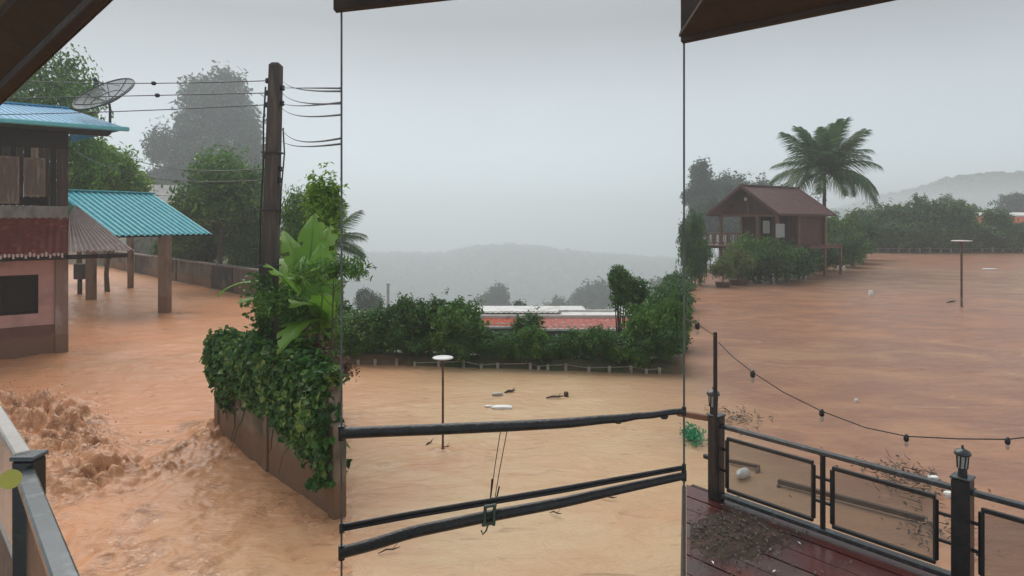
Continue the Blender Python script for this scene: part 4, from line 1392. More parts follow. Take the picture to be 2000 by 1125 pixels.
# ------------------------------------------------------------------ floating debris (each piece a thing)
def float_piece(name, label, cat, px, py, w, d, h, m, rz=0, tilt=0.0, seed=0):
    g = G(px, py)
    r = random.Random(seed + px)
    t = thing(name, label, cat, (g.x, g.y, 0))
    n = 9
    vs_ = []
    for lev, zz, s in ((0, -.03, .92), (1, h * .55, 1.0), (2, h, .82)):
        for k in range(n):
            gk = 2 * math.pi * k / n
            q = (abs(math.cos(gk)) ** 4 + abs(math.sin(gk)) ** 4) ** -.25 * (1 + (r.uniform(-.12, .12) if lev < 2 else 0))
            lx, ly = math.cos(gk) * q * w / 2 * s, math.sin(gk) * q * d / 2 * s
            vs_.append((lx * math.cos(rz) - ly * math.sin(rz), lx * math.sin(rz) + ly * math.cos(rz), zz + tilt * lx))
    fs_ = [(j * n + k, j * n + (k + 1) % n, (j + 1) * n + (k + 1) % n, (j + 1) * n + k) for j in range(2) for k in range(n)]
    fs_ += [tuple(range(n))[::-1], tuple(range(2 * n, 3 * n))]
    mb = MB().add(vs_, fs_)
    link('body', mb.mesh(name, m), t, (0, 0, 0))
    return t
def float_bottle(label, px, py, L, rz):
    g = G(px, py)
    t = thing('floating_bottle', label, 'bottle', (g.x, g.y, .03))
    d = Vector((math.cos(rz), math.sin(rz), .12))
    mb = MB().tube([d * (L * k) for k in (0, .02, .1, .3, .6, .72, .8, .86)], [L * q for q in (.02, .17, .2, .2, .2, .16, .07, .065)], 12)
    link('body', mb.mesh('bottle_body', WHITE_PLASTIC), t, (0, 0, 0))
    link('cap', MB().tube([d * (L * .87), d * L], L * .075, 10).mesh('bottle_cap', WHITE_PLASTIC), t, (0, 0, 0))
FOAM = mat('foam_white', (.85, .85, .82), (.7, .69, .65), scale=5, rough=.6)
DRIFT = mat('driftwood', (.10, .07, .05), (.06, .04, .03), scale=6, rough=.85, bump=.4)
def board(label, px, py, L, rz, w=.05, name='drift_board'):
    g = G(px, py)
    t = thing(name, label, 'driftwood', (g.x, g.y, 0))
    dx, dy = math.cos(rz) * L / 2, math.sin(rz) * L / 2
    mb = MB()
    mb.tube([(-dx, -dy, .0), (-dx * .3, -dy * .3 + .01, .035), (dx * .4, dy * .4, .03), (dx, dy, .05)], [w * .5, w, w * .9, w * .4], 7)
    mb.tube([(dx * .3, dy * .3, .03), (dx * .5 + .05, dy * .5 + .08, .10)], [w * .5, w * .15], 5)
    link('stick', mb.mesh('stick', DRIFT), t, (0, 0, 0))
float_piece('foam_sheet', 'white foam sheet floating in the middle of the field', 'foam', 980, 797, .52, .24, .05, FOAM)
float_piece('foam_sheet', 'thin pale foam sliver left of the white foam sheet', 'foam', 955, 794, .2, .1, .03, FOAM)
float_piece('foam_box', 'white box lid floating by the hedge fence', 'box', 944, 714, .3, .14, .06, FOAM)
float_piece('foam_block', 'pale floating block with wet side above the foam sheet', 'foam', 972, 771, .28, .14, .05, mat('foam_grey', (.5, .47, .42), (.35, .32, .28), scale=4))
board('dark stick floating right of the pale block', 996, 766, .3, .3, .035)
board('dark flat stick floating in the right of the field', 1084, 777, .45, .05, .03)
float_piece('floating_tin', 'small dark square tin floating beside the flat stick', 'tin', 1106, 773, .12, .1, .1, DRIFT)
board('slanting twig sticking out left of the lamp post base', 838, 868, .18, .9, .018)
board('twig caught at the foot of the field lamp post', 868, 876, .2, .2, .015)
board('short dark twig floating low in the field under the cables', 1085, 1005, .22, -.7, .012)
board('dark twig floating near the lower edge under the thick cable', 760, 1078, .3, .3, .012)
board('dark twig drifting between the two cable spans', 1190, 975, .25, -.3, .012)
float_piece('foam_bag', 'white plastic bag caught at the shrubs right of the hut', 'bag', 1642, 526, .9, .5, .35, FOAM, seed=3)
float_piece('floating_bottle_crate', 'small white container floating in front of the hut shrubs', 'container', 1701, 577, .26, .22, .3, FOAM)
float_piece('foam_sheet', 'white foam sheet floating right of the far lamp post', 'foam', 1933, 527, 1.3, .5, .12, FOAM)
float_piece('foam_scrap', 'tiny white scrap floating left of the far lamp post', 'foam', 1672, 783, .09, .06, .05, FOAM)
board('brown branch drifting beside the far lamp post', 1858, 590, .9, .5, .04)

# ------------------------------------------------------------------ right: hut, palm, shrubs, far hedge
ha, hb_ = Vector((.819, .573, 0)), Vector((.573, -.819, 0))
HO = Vector((18.2, 52, 0))
def ht(s, w, z): return HO + ha * s + hb_ * w + Z3 * z
hut = thing('stilt_hut', 'brown wooden stilt hut with gabled roof and railed porch above the flood', 'hut', HO)
HUTROOF = mat('hut_roof', (.13, .058, .05), (.095, .043, .038), scale=2.5, rough=.4, spec=.55, c3=(.21, .11, .095), s3=5, t3=(.5, .75))
HUTWOOD = mat('hut_wood', (.115, .042, .026), (.075, .028, .018), scale=2, rough=.65, bump=.3, stretch=(5, 5, .7))
HUTPOST = mat('hut_post', (.22, .095, .05), (.15, .065, .035), scale=2, rough=.6, bump=.3, stretch=(4, 4, .6))
zrg, zev, zfl = 7.2, 5.05, 2.55
for sgn in (-1, 1):
    corr_patch(ht(-.5, sgn * 3.25, zev - .08), ht(7.4, sgn * 3.25, zev - .08), ht(-.5, 0, zrg), ht(7.4, 0, zrg), 26, .03, nv=8).build('roof', HUTROOF, hut)
    MB().bar(ht(-.55, sgn * 3.3, zev - .17), ht(-.55, 0, zrg - .05), .06, .22).build('bargeboard', HUTWOOD, hut)
    MB().bar(ht(-.5, sgn * 3.2, zev - .16), ht(7.4, sgn * 3.2, zev - .16), .05, .14).build('fascia', HUTWOOD, hut)
MB().bar(ht(-.55, 0, zrg + .06), ht(7.45, 0, zrg + .06), .34, .06).build('ridge_cap', HUTROOF, hut)
# gable boards, set back under the roof
for k in range(15):
    w0 = -2.55 + k * .34
    wm = max(abs(w0), abs(w0 + .33))
    hgt = (zrg - .25) - (zrg - zev) / 3.25 * wm
    lo = 5.1 - .25
    if hgt > lo + .05:
        MB().bev(ht(.55, w0, lo), hb_ * .33, ha * .04, Z3 * (hgt - lo), .006).build('gable_board', HUTWOOD, hut)
MB().bar(ht(.4, -2.7, 4.85), ht(.4, 2.7, 4.85), .14, .16).build('tie_beam', HUTPOST, hut)
MB().bar(ht(.4, 0, 4.9), ht(.4, 0, 6.8), .1, .1).build('king_post', HUTPOST, hut)
MB().lathe(ht(.1, 0, 6.0), [(.05, 0), (.12, .05), (.12, .2), (.05, .3)], 10).build('gable_lamp', WHITE_PLASTIC, hut)
# posts
for s, w in ((.35, -2.55), (.35, 2.55), (3.2, -2.55), (3.2, 2.55), (6.9, -2.55), (6.9, 2.55), (.35, 0.9)):
    MB().bev(ht(s, w, -1.5) - ha * .1 - hb_ * .1, ha * .2, hb_ * .2, Z3 * (4.9 + 1.5), .02).build('post', HUTPOST, hut)
for s, w in ((-1.6, -2.5), (-1.6, 2.4), (9.2, 2.6), (9.2, -2.5)):
    MB().bev(ht(s, w, -1.5) - ha * .09 - hb_ * .09, ha * .18, hb_ * .18, Z3 * (zfl + 1.4), .02).build('stilt', HUTPOST, hut)
# room walls of boards
for k in range(13):
    s0 = 3.25 + k * .285
    MB().bev(ht(s0, 2.35, zfl), ha * .28, hb_ * .05, Z3 * (zev - zfl + .1), .008).build('wall_board', HUTWOOD, hut)
for k in range(15):
    w0 = -2.4 + k * .318
    if 5 <= k <= 7: continue
    MB().bev(ht(3.2, w0, zfl), hb_ * .31, ha * .05, Z3 * (zev - zfl + .1), .008).build('wall_board', HUTWOOD, hut)
MB().bev(ht(3.24, -2.4 + 5 * .318, zfl), hb_ * .95, ha * .03, Z3 * 2.0, .008).build('door', ROOM_SHADE, hut)
MB().bev(ht(6.95, -2.4, zfl), hb_ * 4.8, ha * .05, Z3 * (zev - zfl + .1), .008).build('back_wall', HUTWOOD, hut)
MB().bev(ht(3.25, -2.4, zfl), ha * 3.7, hb_ * .05, Z3 * (zev - zfl + .1), .008).build('side_wall', HUTWOOD, hut)
for (px, py0, py1, wpx) in ((1497, 431, 456, 13), (1524, 437, 464, 17)):
    D = 49.5
    a_, b_ = P(px - wpx / 2, py1, D - (0 if px > 1510 else -1.3)), P(px + wpx / 2, py0, D - (0 if px > 1510 else -1.3))
    MB().bev(a_, (b_.x - a_.x, 0, 0), (0, .05, 0), (0, 0, b_.z - a_.z), .01).build('white_board', mat('notice_board', (.42, .42, .40), (.33, .33, .31), scale=3, rough=.5), hut)
# floor
for k in range(30):
    s0 = -1.75 + k * .36
    MB().bev(ht(s0, -2.75, zfl - .1), ha * .345, hb_ * 5.5, Z3 * .07, .01).build('floor_board', HUTWOOD if k % 3 else HUTPOST, hut)
for w in (-2.6, 0, 2.6):
    MB().bar(ht(-1.75, w, zfl - .22), ht(9.2, w, zfl - .22), .1, .2).build('floor_beam', HUTPOST, hut)
# porch railing
def railing(p, q, n, z0, z1):
    p, q = Vector(p), Vector(q)
    MB().bar(p + Z3 * z1, q + Z3 * z1, .09, .09).build('rail', HUTPOST, hut)
    MB().bar(p + Z3 * (z0 + .12), q + Z3 * (z0 + .12), .07, .08).build('rail', HUTPOST, hut)
    for k in range(n + 1):
        c = p.lerp(q, k / n)
        MB().bev(c + Vector((-.05, -.03, z0)), (.1, 0, 0), (0, .06, 0), (0, 0, z1 - z0), .01).build('baluster', HUTPOST if k % 2 else WHITEP, hut)
railing(ht(-1.65, -2.65, 0), ht(-1.65, 1.2, 0), 11, zfl, zfl + .85)
railing(ht(-1.65, -2.65, 0), ht(3.0, -2.65, 0), 11, zfl, zfl + .85)

x, D = (1606 - 1000) / F * 60, 60
palm('tall coconut palm with full crown behind the stilt hut', (x, D, -.2), 9.0, palm_fronds(9, 32), 21, 1.48)

isl = [ # px, top, base y, half width, kind
    (1358, 406, 556, 25, 0), (1364, 450, 558, 26, 2), (1480, 452, 552, 44, 1), (1515, 470, 556, 42, 2), (1545, 478, 552, 40, 3), (1578, 482, 545, 36, 'b'), (1450, 500, 552, 26, 1),
    (1610, 470, 530, 40, 0), (1650, 455, 522, 36, 2), (1675, 462, 516, 34, 3), (1640, 410, 512, 40, 1), (1690, 425, 508, 34, 0)]
il = ['tall dark bush at the left water edge nearest the right steel post', 'rounded dark bush left of the hut railing', 'large leafed bush in front of the hut porch', 'dark dense bush below the white boards of the hut',
      'dark bush below the hut side wall', 'lighter green bush at the right foot of the hut', 'small bush under the porch railing', 'bush under the walkway right of the hut', 'tall bush right of the walkway end', 'bush at the corner of the far shore',
      'tall bush below the palm crown, right of the hut roof', 'leafy bush between the palm and the far hedge']
for i, (px, ty, by, hw, kd) in enumerate(isl):
    g = G(px, by)
    top = H - (ty - HY) / F * g.y
    pl = shrubs[0] if kd == 'b' else shrubs[kd]
    pl.put('flooded_bush', il[i], 'shrub', (g.x, g.y + .8, -.15), hw / F * g.y / 1.02 * 1.1, i * 2.1, 'bushes around the hut', sz=(top + .15) / 1.8)
for i, (px, by, s, lab) in enumerate(((1412, 560, 1.3, 'young yellow green potted plant at the water edge left of the porch'), (1442, 556, 1.6, 'pale leafy plant standing in the water below the porch'))):
    g = G(px, by)
    t = bright_shrub.put('young_plant', lab, 'plant', (g.x, g.y, 0), s * .75, i * 2., 'young plants by the hut', sz=s * .95)
    MB().lathe((0, 0, -.35), [(.25, 0), (.38, .45), (.42, .5)], 14)
    pot = MB().lathe((0, 0, -.5), [(.28, 0), (.5, .62), (.54, .75)], 14)
    link('pot', pot.mesh('pot', mat('pot_clay', (.12, .06, .04), (.08, .04, .03), scale=4)), t, (0, 0, 0))

GF = 'hedge on the far shore right of the hut'
fh = [(1720, 402, 40), (1752, 408, 36), (1782, 404, 36), (1806, 396, 26), (1838, 396, 40), (1862, 398, 30), (1896, 440, 34), (1925, 442, 30), (1946, 408, 18), (1962, 445, 30), (1990, 440, 32), (2025, 436, 36), (2060, 440, 36)]
for i, (px, ty, hw) in enumerate(fh):
    Dq = 94.5
    x = (px - 1000) / F * Dq
    top = H - (ty - HY) / F * Dq
    z = tz(x, Dq)
    pl = slim if hw < 20 else shrubs[i % 4]
    pl.put('far_hedge_shrub', f'{ORD[i]} shrub from the left in the far shore hedge right of the hut', 'shrub', (x, Dq, z), hw / F * Dq / (.58 if hw < 20 else 1.02) * 1.45, i * 1.3, GF, sz=1.1 * (top - z) / (2.05 if hw < 20 else 1.8))
for i in range(9):
    x = 51 + i * 3.1
    shrubs[(i + 2) % 4].put('far_low_shrub', f'{ORD[i]} low shrub from the left at the foot of the far shore hedge', 'shrub', (x, 93.6, .1), 2.4, i * .9, 'low growth on the far shore', sz=2.0)
ff = thing('shore_fence', 'low fence of pale posts along the far shore hedge', 'fence', (55, 92.8, 0))
pp = []
for i in range(17):
    x = 49.5 + i * 1.45
    MB().bev((x - .13, 92.6, -1), (.26, 0, 0), (0, .26, 0), (0, 0, 1.55 + .25 * (i % 3 == 0)), .03).build('post', FENCE, ff)
    pp.append((x, 92.7, .55))
MB().tube(pp, .05, 6).build('rail', FENCE, ff)
def roof_far():
    D = 100
    t = roof_row('far long building with orange roof above the far shore hedge', 1878, 2080, D, 437, 424, 3, WHITEP, ORANGE, zb=.8, nwin=8)
    roof_row('pale far roof behind the orange far roof', 1885, 2080, D + 8, 421, 415, 3, WHITEP, WHITEP, zb=.8, trim=False, nwin=8)
roof_far()
fr_ = [(1858, 384, 190, 24, 'round hazy tree above the far shore hedge'), (1985, 380, 200, 34, 'pale hazy tree at the right edge above the far roof'), (1905, 402, 150, 16, 'small dark tree behind the far orange roof')]
for i, (px, ty, D, hw, lab) in enumerate(fr_):
    x = (px - 1000) / F * D
    z = tz(x, D)
    fartree[i].put('hazy_tree', lab, 'tree', (x, D, z), hw / F * D / 5.6, i, 'far trees beyond the far shore', sz=max(.2, (H - (ty - HY) / F * D - z) / 14.2))
# tall hazy wood behind the hut
wood = [(1366, 316, 150, 30), (1386, 326, 165, 34), (1404, 340, 150, 30), (1428, 338, 165, 32), (1452, 342, 155, 34), (1480, 350, 165, 34), (1505, 356, 150, 34), (1540, 358, 165, 36), (1372, 372, 125, 34), (1412, 384, 125, 36), (1450, 395, 120, 36), (1580, 376, 150, 36)]
for i, (px, ty, D, hw) in enumerate(wood):
    tall_tree(px, ty, ty + 125, D, hw, f'{ORD[i]} tall hazy tree of the wood behind the stilt hut', LEAF_FAR, 400 + i, 620, name='wood_tree')['group'] = 'hazy wood behind the hut'

# ------------------------------------------------------------------ foreground: posts, cables, eaves, deck, railings
GALV = mat('slim_post_steel', (.16, .155, .15), (.10, .097, .095), scale=10, rough=.5, metal=.4)
def added_post(label, px, top_y):  # added posts: stand in for the dark seam lines and take the cable ends
    x = (px - 1000) / F * DP
    zt = H - (top_y - HY) / F * DP
    t = thing('slim_post', label, 'post', (x, DP, -.3))
    MB().tube([(x, DP, -.4), (x, DP, zt)], .005, 8).build('pipe', GALV, t)
    MB().lathe((x, DP, zt - .02), [(.02, 0), (.02, .02)], 10).build('top_plate', GALV, t)
    return t, x
post_l, xl = added_post('slim dark steel post holding the cables left, beside the garden plants', PX1, 10)
post_r, xr = added_post('slim dark steel post holding the cables at the deck end', PX2, 60)

def span(label, pts, name='cable', flat=False, n=40):
    """a heavy cable strung between the two posts; pts = (px, py, thickness px)"""
    xs = np.array([p[0] for p in pts]); ys = np.array([p[1] for p in pts]); ts = np.array([p[2] for p in pts])
    q = np.linspace(xs[0], xs[-1], n)
    ker = np.array([1, 2, 3, 2, 1]) / 9
    yy = np.interp(q, xs, ys); tt2 = np.interp(q, xs, ts)
    yp = np.pad(yy, 2, mode='reflect', reflect_type='odd')
    yy = np.convolve(yp, ker, 'valid')
    P3 = [P(a, b, DP) for a, b in zip(q, yy)]
    t = thing(name, label, 'cable', P3[0])
    rad = [v / 2 / F * DP for v in tt2]
    if flat:
        for dz in (.55, -.55):
            MB().tube([p + Z3 * dz * r for p, r in zip(P3, rad)], [r * .62 for r in rad], 8).build('strand', CABLE_BLACK, t)
    else:
        MB().tube(P3, rad, 12).build('sheath', CABLE_BLACK, t)
    for p, r in ((P3[0], rad[0]), (P3[-1], rad[-1])):
        MB().lathe(p - Z3 * (r + .006), [(r * .35 + .006, 0), (r * .35 + .006, 2 * r + .012)], 10).build('clamp', STEEL_BLACK, t)
    return t, P3
up_c, UP3 = span('thick black cable strung highest across the flooded field', [(667, 846, 23), (760, 842, 22), (865, 838, 22), (1000, 832, 21), (1110, 826, 20), (1190, 818, 17), (1215, 818, 17), (1240, 812, 14), (1280, 811, 13), (1300, 805, 12), (1336, 803, 12)], n=70)
for px in (1207, 1297):
    p = P(px, 822 if px < 1250 else 813, DP)
    MB().tube([p - Vector((.02, 0, 0)), p - Vector((.008, 0, .004)), p + Vector((.01, 0, -.004)), p + Vector((.02, 0, 0))], [.004, .011, .011, .004], 8).build('tape_lump', CABLE_BLACK, up_c)
mid_c, MID3 = span('thin twin black cable sagging across the field above the lowest cable', [(667, 1031, 13), (800, 1006, 13), (955, 980, 12), (1100, 956, 12), (1336, 913, 9)], flat=True)
low_c, LOW3 = span('thick black cable strung lowest across the flooded field', [(667, 1079, 23), (730, 1063, 23), (800, 1040, 23), (955, 1008, 22), (1100, 981, 20), (1200, 958, 18), (1336, 929, 15)])
hang = thing('hanging_wire_pair', 'pair of thin wires hanging from the top cable to the lower clamp', 'wire', P(983, 840, DP + .02))
for a_, b_ in (((978, 838), (957, 985)), ((991, 838), (962, 1000))):
    MB().tube([P(a_[0], a_[1], DP + .02), P((a_[0] + b_[0]) / 2 - 1, (a_[1] + b_[1]) / 2, DP + .02), P(b_[0], b_[1], DP + .02)], .0022, 5).build('strand', CABLE_BLACK, hang)
for a_, b_ in (((961, 935), (957, 985)), ((975, 950), (966, 990))):
    MB().tube([P(*a_, DP + .02), P(*b_, DP + .02)], .004, 5).build('sleeve', CABLE_BLACK, hang)
cl = thing('cable_clamp', 'small bolted clamp with dangling hook on the lowest cable', 'clamp', P(957, 1000, DP - .03))
CLM = mat('clamp_metal', (.10, .14, .10), (.05, .06, .05), scale=20, rough=.5, metal=.5)
for dx in (-9, 9):
    p0, p1 = P(957 + dx, 988, DP - .035), P(955 + dx, 1026, DP - .035)
    MB().tube([p0, p1], .008, 8).build('bolt', CLM, cl)
MB().bar(P(945, 990, DP - .035), P(970, 986, DP - .035), .02, .012).build('plate', CLM, cl)
MB().bar(P(941, 1026, DP - .035), P(968, 1020, DP - .035), .02, .012).build('plate', CLM, cl)
MB().tube([P(953, 1024, DP - .035), P(950, 1036, DP - .035), P(943, 1044, DP - .035), P(940, 1036, DP - .035)], .004, 6).build('hook', CLM, cl)

# eaves of the veranda we stand under
EAVE = mat('eave_wood', (.06, .035, .025), (.032, .02, .015), scale=3, rough=.75, bump=.3)
SOFFIT = mat('soffit_board', (.16, .105, .065), (.12, .08, .05), scale=2, rough=.7, bump=.2, c3=(.09, .05, .03), s3=1.5)
ev = thing('roof_eave', 'dark sloping eave with brown soffit at the top left', 'eave', P(0, 200, 2.4))
a0, a1 = P(-260, 445, 3.0), P(330, -108, 1.75)
inn = Vector((-.16, -.10, .02))
d_ = (a1 - a0)
MB().bev(a0, d_, Vector((-.03, -.02, .0)), Vector((-.055, .10, .17)), .004).build('fascia', EAVE, ev)
MB().bev(a0 + Vector((-.04, -.02, .012)), d_, Vector((-.11, -.06, .03)), Vector((0, 0, .04)), .004).build('batten', EAVE, ev)
MB().bev(a0 + Vector((-.10, -.05, .05)), d_, Vector((-1.4, -.75, .42)), Vector((0, 0, .03)), .004).build('soffit', SOFFIT, ev)
rg = MB()
for k in range(26):
    c = a0 + d_ * (k / 26) + Vector((.015, .06, .10))
    rg.bev(c, d_ * (1 / 27), Vector((.03, .02, 0)), Vector((0, 0, random.uniform(.02, .045))), .003)
rg.build('tile_edge', EAVE, ev)
ev = thing('roof_eave', 'dark thin eave edge along the top of the middle sky', 'eave', P(668, 10, DP))
q0, q1 = Vector(((655 - 1000) / F * DP, DP + .01, H + .997 * DP / 3.2)), Vector((-.02, 2.94, H + .997))
MB().bev(q0, q1 - q0, Vector((0, -.05, 0)), Z3 * .14, .004).build('fascia', EAVE, ev)
MB().bev(q0 + Z3 * .143 + Vector((0, .04, 0)), q1 - q0, Vector((0, -1.2, .3)), Z3 * .02, .004).build('roof_sheet', EAVE, ev)
ev = thing('roof_eave', 'dark brown eave across the top right above the hut', 'eave', P(1336, 40, DP))
q0, q1 = Vector(((1336 - 1000) / F * DP - .004, DP + .012, H + .849)), Vector((1.75, 2.32, H + .849))
MB().bev(q0, q1 - q0, Vector((-.02, -.04, 0)), Z3 * .26, .004).build('fascia', EAVE, ev)
MB().bev(q0 + Z3 * .02 + Vector((-.03, -.045, 0)), q1 - q0, Vector((.0, -.9, .1)), Z3 * .02, .004).build('soffit', EAVE, ev)

# balcony railing at the lower left
zt = 3.6
def RL(px, py, z=zt):
    return G(px, py, z)
bal = thing('balcony_railing', 'black balcony railing with pale handrail and post at the lower left', 'railing', RL(52, 888))
PALE = mat('rail_pale', (.50, .47, .43), (.38, .35, .32), scale=8, rough=.4)
RAILGREY = mat('rail_wet_grey', (.10, .12, .125), (.06, .07, .075), scale=8, rough=.25, c3=(.2, .23, .24), s3=14, t3=(.55, .75))
c0, c1, c2 = RL(-110, 640), RL(46, 893), RL(180, 1230)
dd = (c2 - c1).normalized()
sd = Vector((-dd.y, dd.x, 0))
MB().bar(c0, c1 - dd * .02, .055, .03).build('handrail', PALE, bal)
MB().bar(c1 + dd * .05 - Z3 * .05, c2 - Z3 * .05, .06, .035).build('handrail', RAILGREY, bal)
pc = RL(57, 890)
MB().bev(pc + Vector((-.04, -.04, -1.2)), (.08, 0, 0), (0, .08, 0), (0, 0, 1.19), .006).build('post', STEEL_BLACK, bal)
MB().bev(pc + Vector((-.046, -.046, -.008)), (.092, 0, 0), (0, .092, 0), (0, 0, .016), .005).build('post_cap', RAILGREY, bal)
MB().bev(c1 + dd * .09 - Z3 * 1.0, c2 - c1, sd * .012, Z3 * .93, .003).build('dark_panel', STEEL_BLACK, bal)
ACR = mat('acrylic_grey', (.42, .41, .39), (.34, .33, .31), scale=3, rough=.15, c3=(.5, .49, .47), s3=2, alpha=.9)
MB().bev(c0 - Z3 * .42, c1 - c0 - dd * .04, sd * -.012, Z3 * .4, .003).build('panel', ACR, bal)
MB().bar(c0 - Z3 * .44, c1 - dd * .03 - Z3 * .44, .03, .03).build('lower_rail', PALE, bal)
MB().bev(c0 - Z3 * 1.0, c1 - c0 - dd * .04, sd * -.012, Z3 * .53, .003).build('lower_panel', mat('panel_brown', (.09, .07, .065), (.05, .04, .04), scale=7, rough=.5, c3=(.16, .13, .12), s3=9), bal)
disc = MB()
nrm = Vector((.5, -.8, .33)).normalized()
mid_ = P(21, 936, 2.2)
dx_ = nrm.cross(Z3).normalized()
dz_ = dx_.cross(nrm).normalized()
ring0 = [mid_ + (dx_ * math.cos(2 * math.pi * k / 28) + dz_ * math.sin(2 * math.pi * k / 28)) * .031 for k in range(28)]
disc.add(ring0 + [p + nrm * .012 for p in ring0], [tuple(range(28, 56)), tuple(range(28))[::-1]] + [(k, (k + 1) % 28, 28 + (k + 1) % 28, 28 + k) for k in range(28)])
disc.build('yellow_disc', mat('disc_yellow', (.55, .5, .09), (.45, .4, .07), scale=6, rough=.4), bal)

# ---- deck at the lower right
ZD = 1.15
RA, RB = Vector((2.46, 8.0, 0)), Vector((4.08, 6.1, 0))
rt = (RB - RA).normalized()
rn = Vector((rt.y, -rt.x, 0))
if rn.y > 0: rn = -rn                                   # inward, towards the house
DECK = mat('deck_board', (.115, .026, .02), (.07, .017, .014), scale=2.2, rough=.24, spec=.6, bump=.12, c3=(.055, .03, .028), s3=1.6, t3=(.45, .62))
DECK2 = mat('deck_board_muddy', (.085, .045, .038), (.055, .03, .027), scale=2.5, rough=.2, spec=.6, bump=.15, c3=(.10, .06, .045), s3=2)
deck = thing('wooden_deck', 'wet dark red wooden deck inside the black railing', 'deck', (RA.x, RA.y, ZD))
el0, el1 = Vector((0.262 * 8.42, 8.42, 0)), Vector((0.262 * 4.4, 4.4, 0))   # left end of the boards
def left_cut(off):
    # intersection of board line (RA + rn*off + t*rt) with the deck's left edge
    o = RA + rn * off
    e = el1 - el0
    den = rt.x * e.y - rt.y * e.x
    return ((el0.x - o.x) * e.y - (el0.y - o.y) * e.x) / den
off = -.10
bw = .30
for k in range(12):
    o0, o1 = off + k * bw + .010, off + (k + 1) * bw - .010
    tA, tB = left_cut(o0), left_cut(o1)
    pA, pB = RA + rn * o0 + rt * tA, RA + rn * o1 + rt * tB
    pC, pD = RA + rn * o1 + rt * 6.5, RA + rn * o0 + rt * 6.5
    zz = ZD - (.004 if k % 2 else 0)
    mb = MB().hexa([(p.x, p.y, zz - .05) for p in (pA, pB, pC, pD)] + [(p.x, p.y, zz) for p in (pA, pB, pC, pD)])
    mb.build('deck_board', DECK2 if k in (3, 6) else DECK, deck)
MB().bar(Vector((el0.x - .03, el0.y, ZD - .1)), Vector((el1.x - .03, el1.y, ZD - .1)), .05, .18).build('edge_beam', EAVE, deck)
MB().bar(RA + rt * -.45 - rn * .14 + Z3 * (ZD - .1), RA + rt * 6.5 - rn * .14 + Z3 * (ZD - .1), .06, .2).build('edge_beam', EAVE, deck)
for k in (0.1, 2.4, 4.6):
    c = RA + rt * k + rn * .3
    MB().bev(c + Vector((-.08, -.08, -1.5)), (.16, 0, 0), (0, .16, 0), (0, 0, ZD + 1.43), .01).build('stilt', EAVE, deck)

# ---- deck railing
zrt, zrb = 2.04, 1.24
rail = thing('deck_railing', 'black steel deck railing with framed clear panels', 'railing', RA + Z3 * ZD)
def rp(t, z, o=0.0): return RA + rt * t + rn * o + Z3 * z
def px_of(p): return 1000 + F * p.x / p.y
def t_at(px):
    a = (px - 1000) / F
    return (a * RA.y - RA.x) / (rt.x - a * rt.y)
tp1, tp2 = t_at(1399), t_at(1880)
tm1 = t_at(1607)
WETTOP = mat('rail_wet_top', (.05, .058, .06), (.03, .034, .036), scale=10, rough=.22, spec=.6, c3=(.12, .14, .145), s3=12, t3=(.55, .8))
POSTW = .15
for tpp in (tp1, tp2, t_at(2600)):
    MB().bev(rp(tpp - POSTW / 2, ZD, -POSTW / 2), rt * POSTW, rn * POSTW, Z3 * (2.15 - ZD), .012).build('post', STEEL_BLACK, rail)
    MB().bev(rp(tpp - POSTW / 2 - .008, 2.15, -POSTW / 2 - .008), rt * (POSTW + .016), rn * (POSTW + .016), Z3 * .02, .005).build('post_cap', WETTOP, rail)
for ta, tb in ((tp1, tp2), (tp2, t_at(2600))):
    a, b = ta + POSTW / 2, tb - POSTW / 2
    MB().bar(rp(a, zrt), rp(b, zrt), .07, .045).build('top_rail', WETTOP, rail)
    MB().bar(rp(a, zrb - .02), rp(b, zrb - .02), .09, .05).build('bottom_rail', WETTOP, rail)
    tm = (tm1 if ta == tp1 else (ta + tb) / 2)
    MB().bar(rp(tm, zrb + .005, 0), rp(tm, zrt - .024, 0), .045, .045).build('baluster', STEEL_BLACK, rail)
    for (pa, pb_) in ((a + .07, tm - .10), (tm + .10, b - .14)):
        z0, z1 = zrb + .06, zrt - .13
        fm = .04
        fo = MB()
        fo.bar(rp(pa, z0), rp(pb_, z0), fm, fm)
        fo.bar(rp(pa, z1), rp(pb_, z1), fm, fm)
        fo.bar(rp(pa, z0 + .021), rp(pa, z1 - .021), fm, fm)
        fo.bar(rp(pb_, z0 + .021), rp(pb_, z1 - .021), fm, fm)
        f = fo.build('panel_frame', STEEL_BLACK, rail)
        pane = MB().bev(rp(pa + .02, z0 + .02, -.004), rt * (pb_ - pa - .04), rn * .006, Z3 * (z1 - z0 - .04), .001)
        pane.build('pane', mat('pane_clear', (.17, .165, .155), (.12, .12, .11), scale=3, rough=.12, alpha=.28), f)
        for zz in (z0 + .22, z0 + .47):
            for (s0, s1) in ((pa - .09 if abs(pa - tm - .1) < .01 else pa - .07, pa - .02), (pb_ + .02, pb_ + .08 if abs(pb_ - tm + .1) < .01 else pb_ + .14)):
                MB().bar(rp(s0, zz), rp(s1, zz), .03, .03).build('stub', STEEL_BLACK, rail)
# wooden stub of rail left of the first post
MB().bar(rp(tp1 - POSTW / 2, zrt + .06), rp(tp1 - .55, zrt + .02), .06, .07).build('timber_rail', HUTPOST, rail)
MB().bar(rp(tp1 - POSTW / 2, 1.62), rp(tp1 - .17, 1.62), .05, .05).build('stub', STEEL_BLACK, rail)

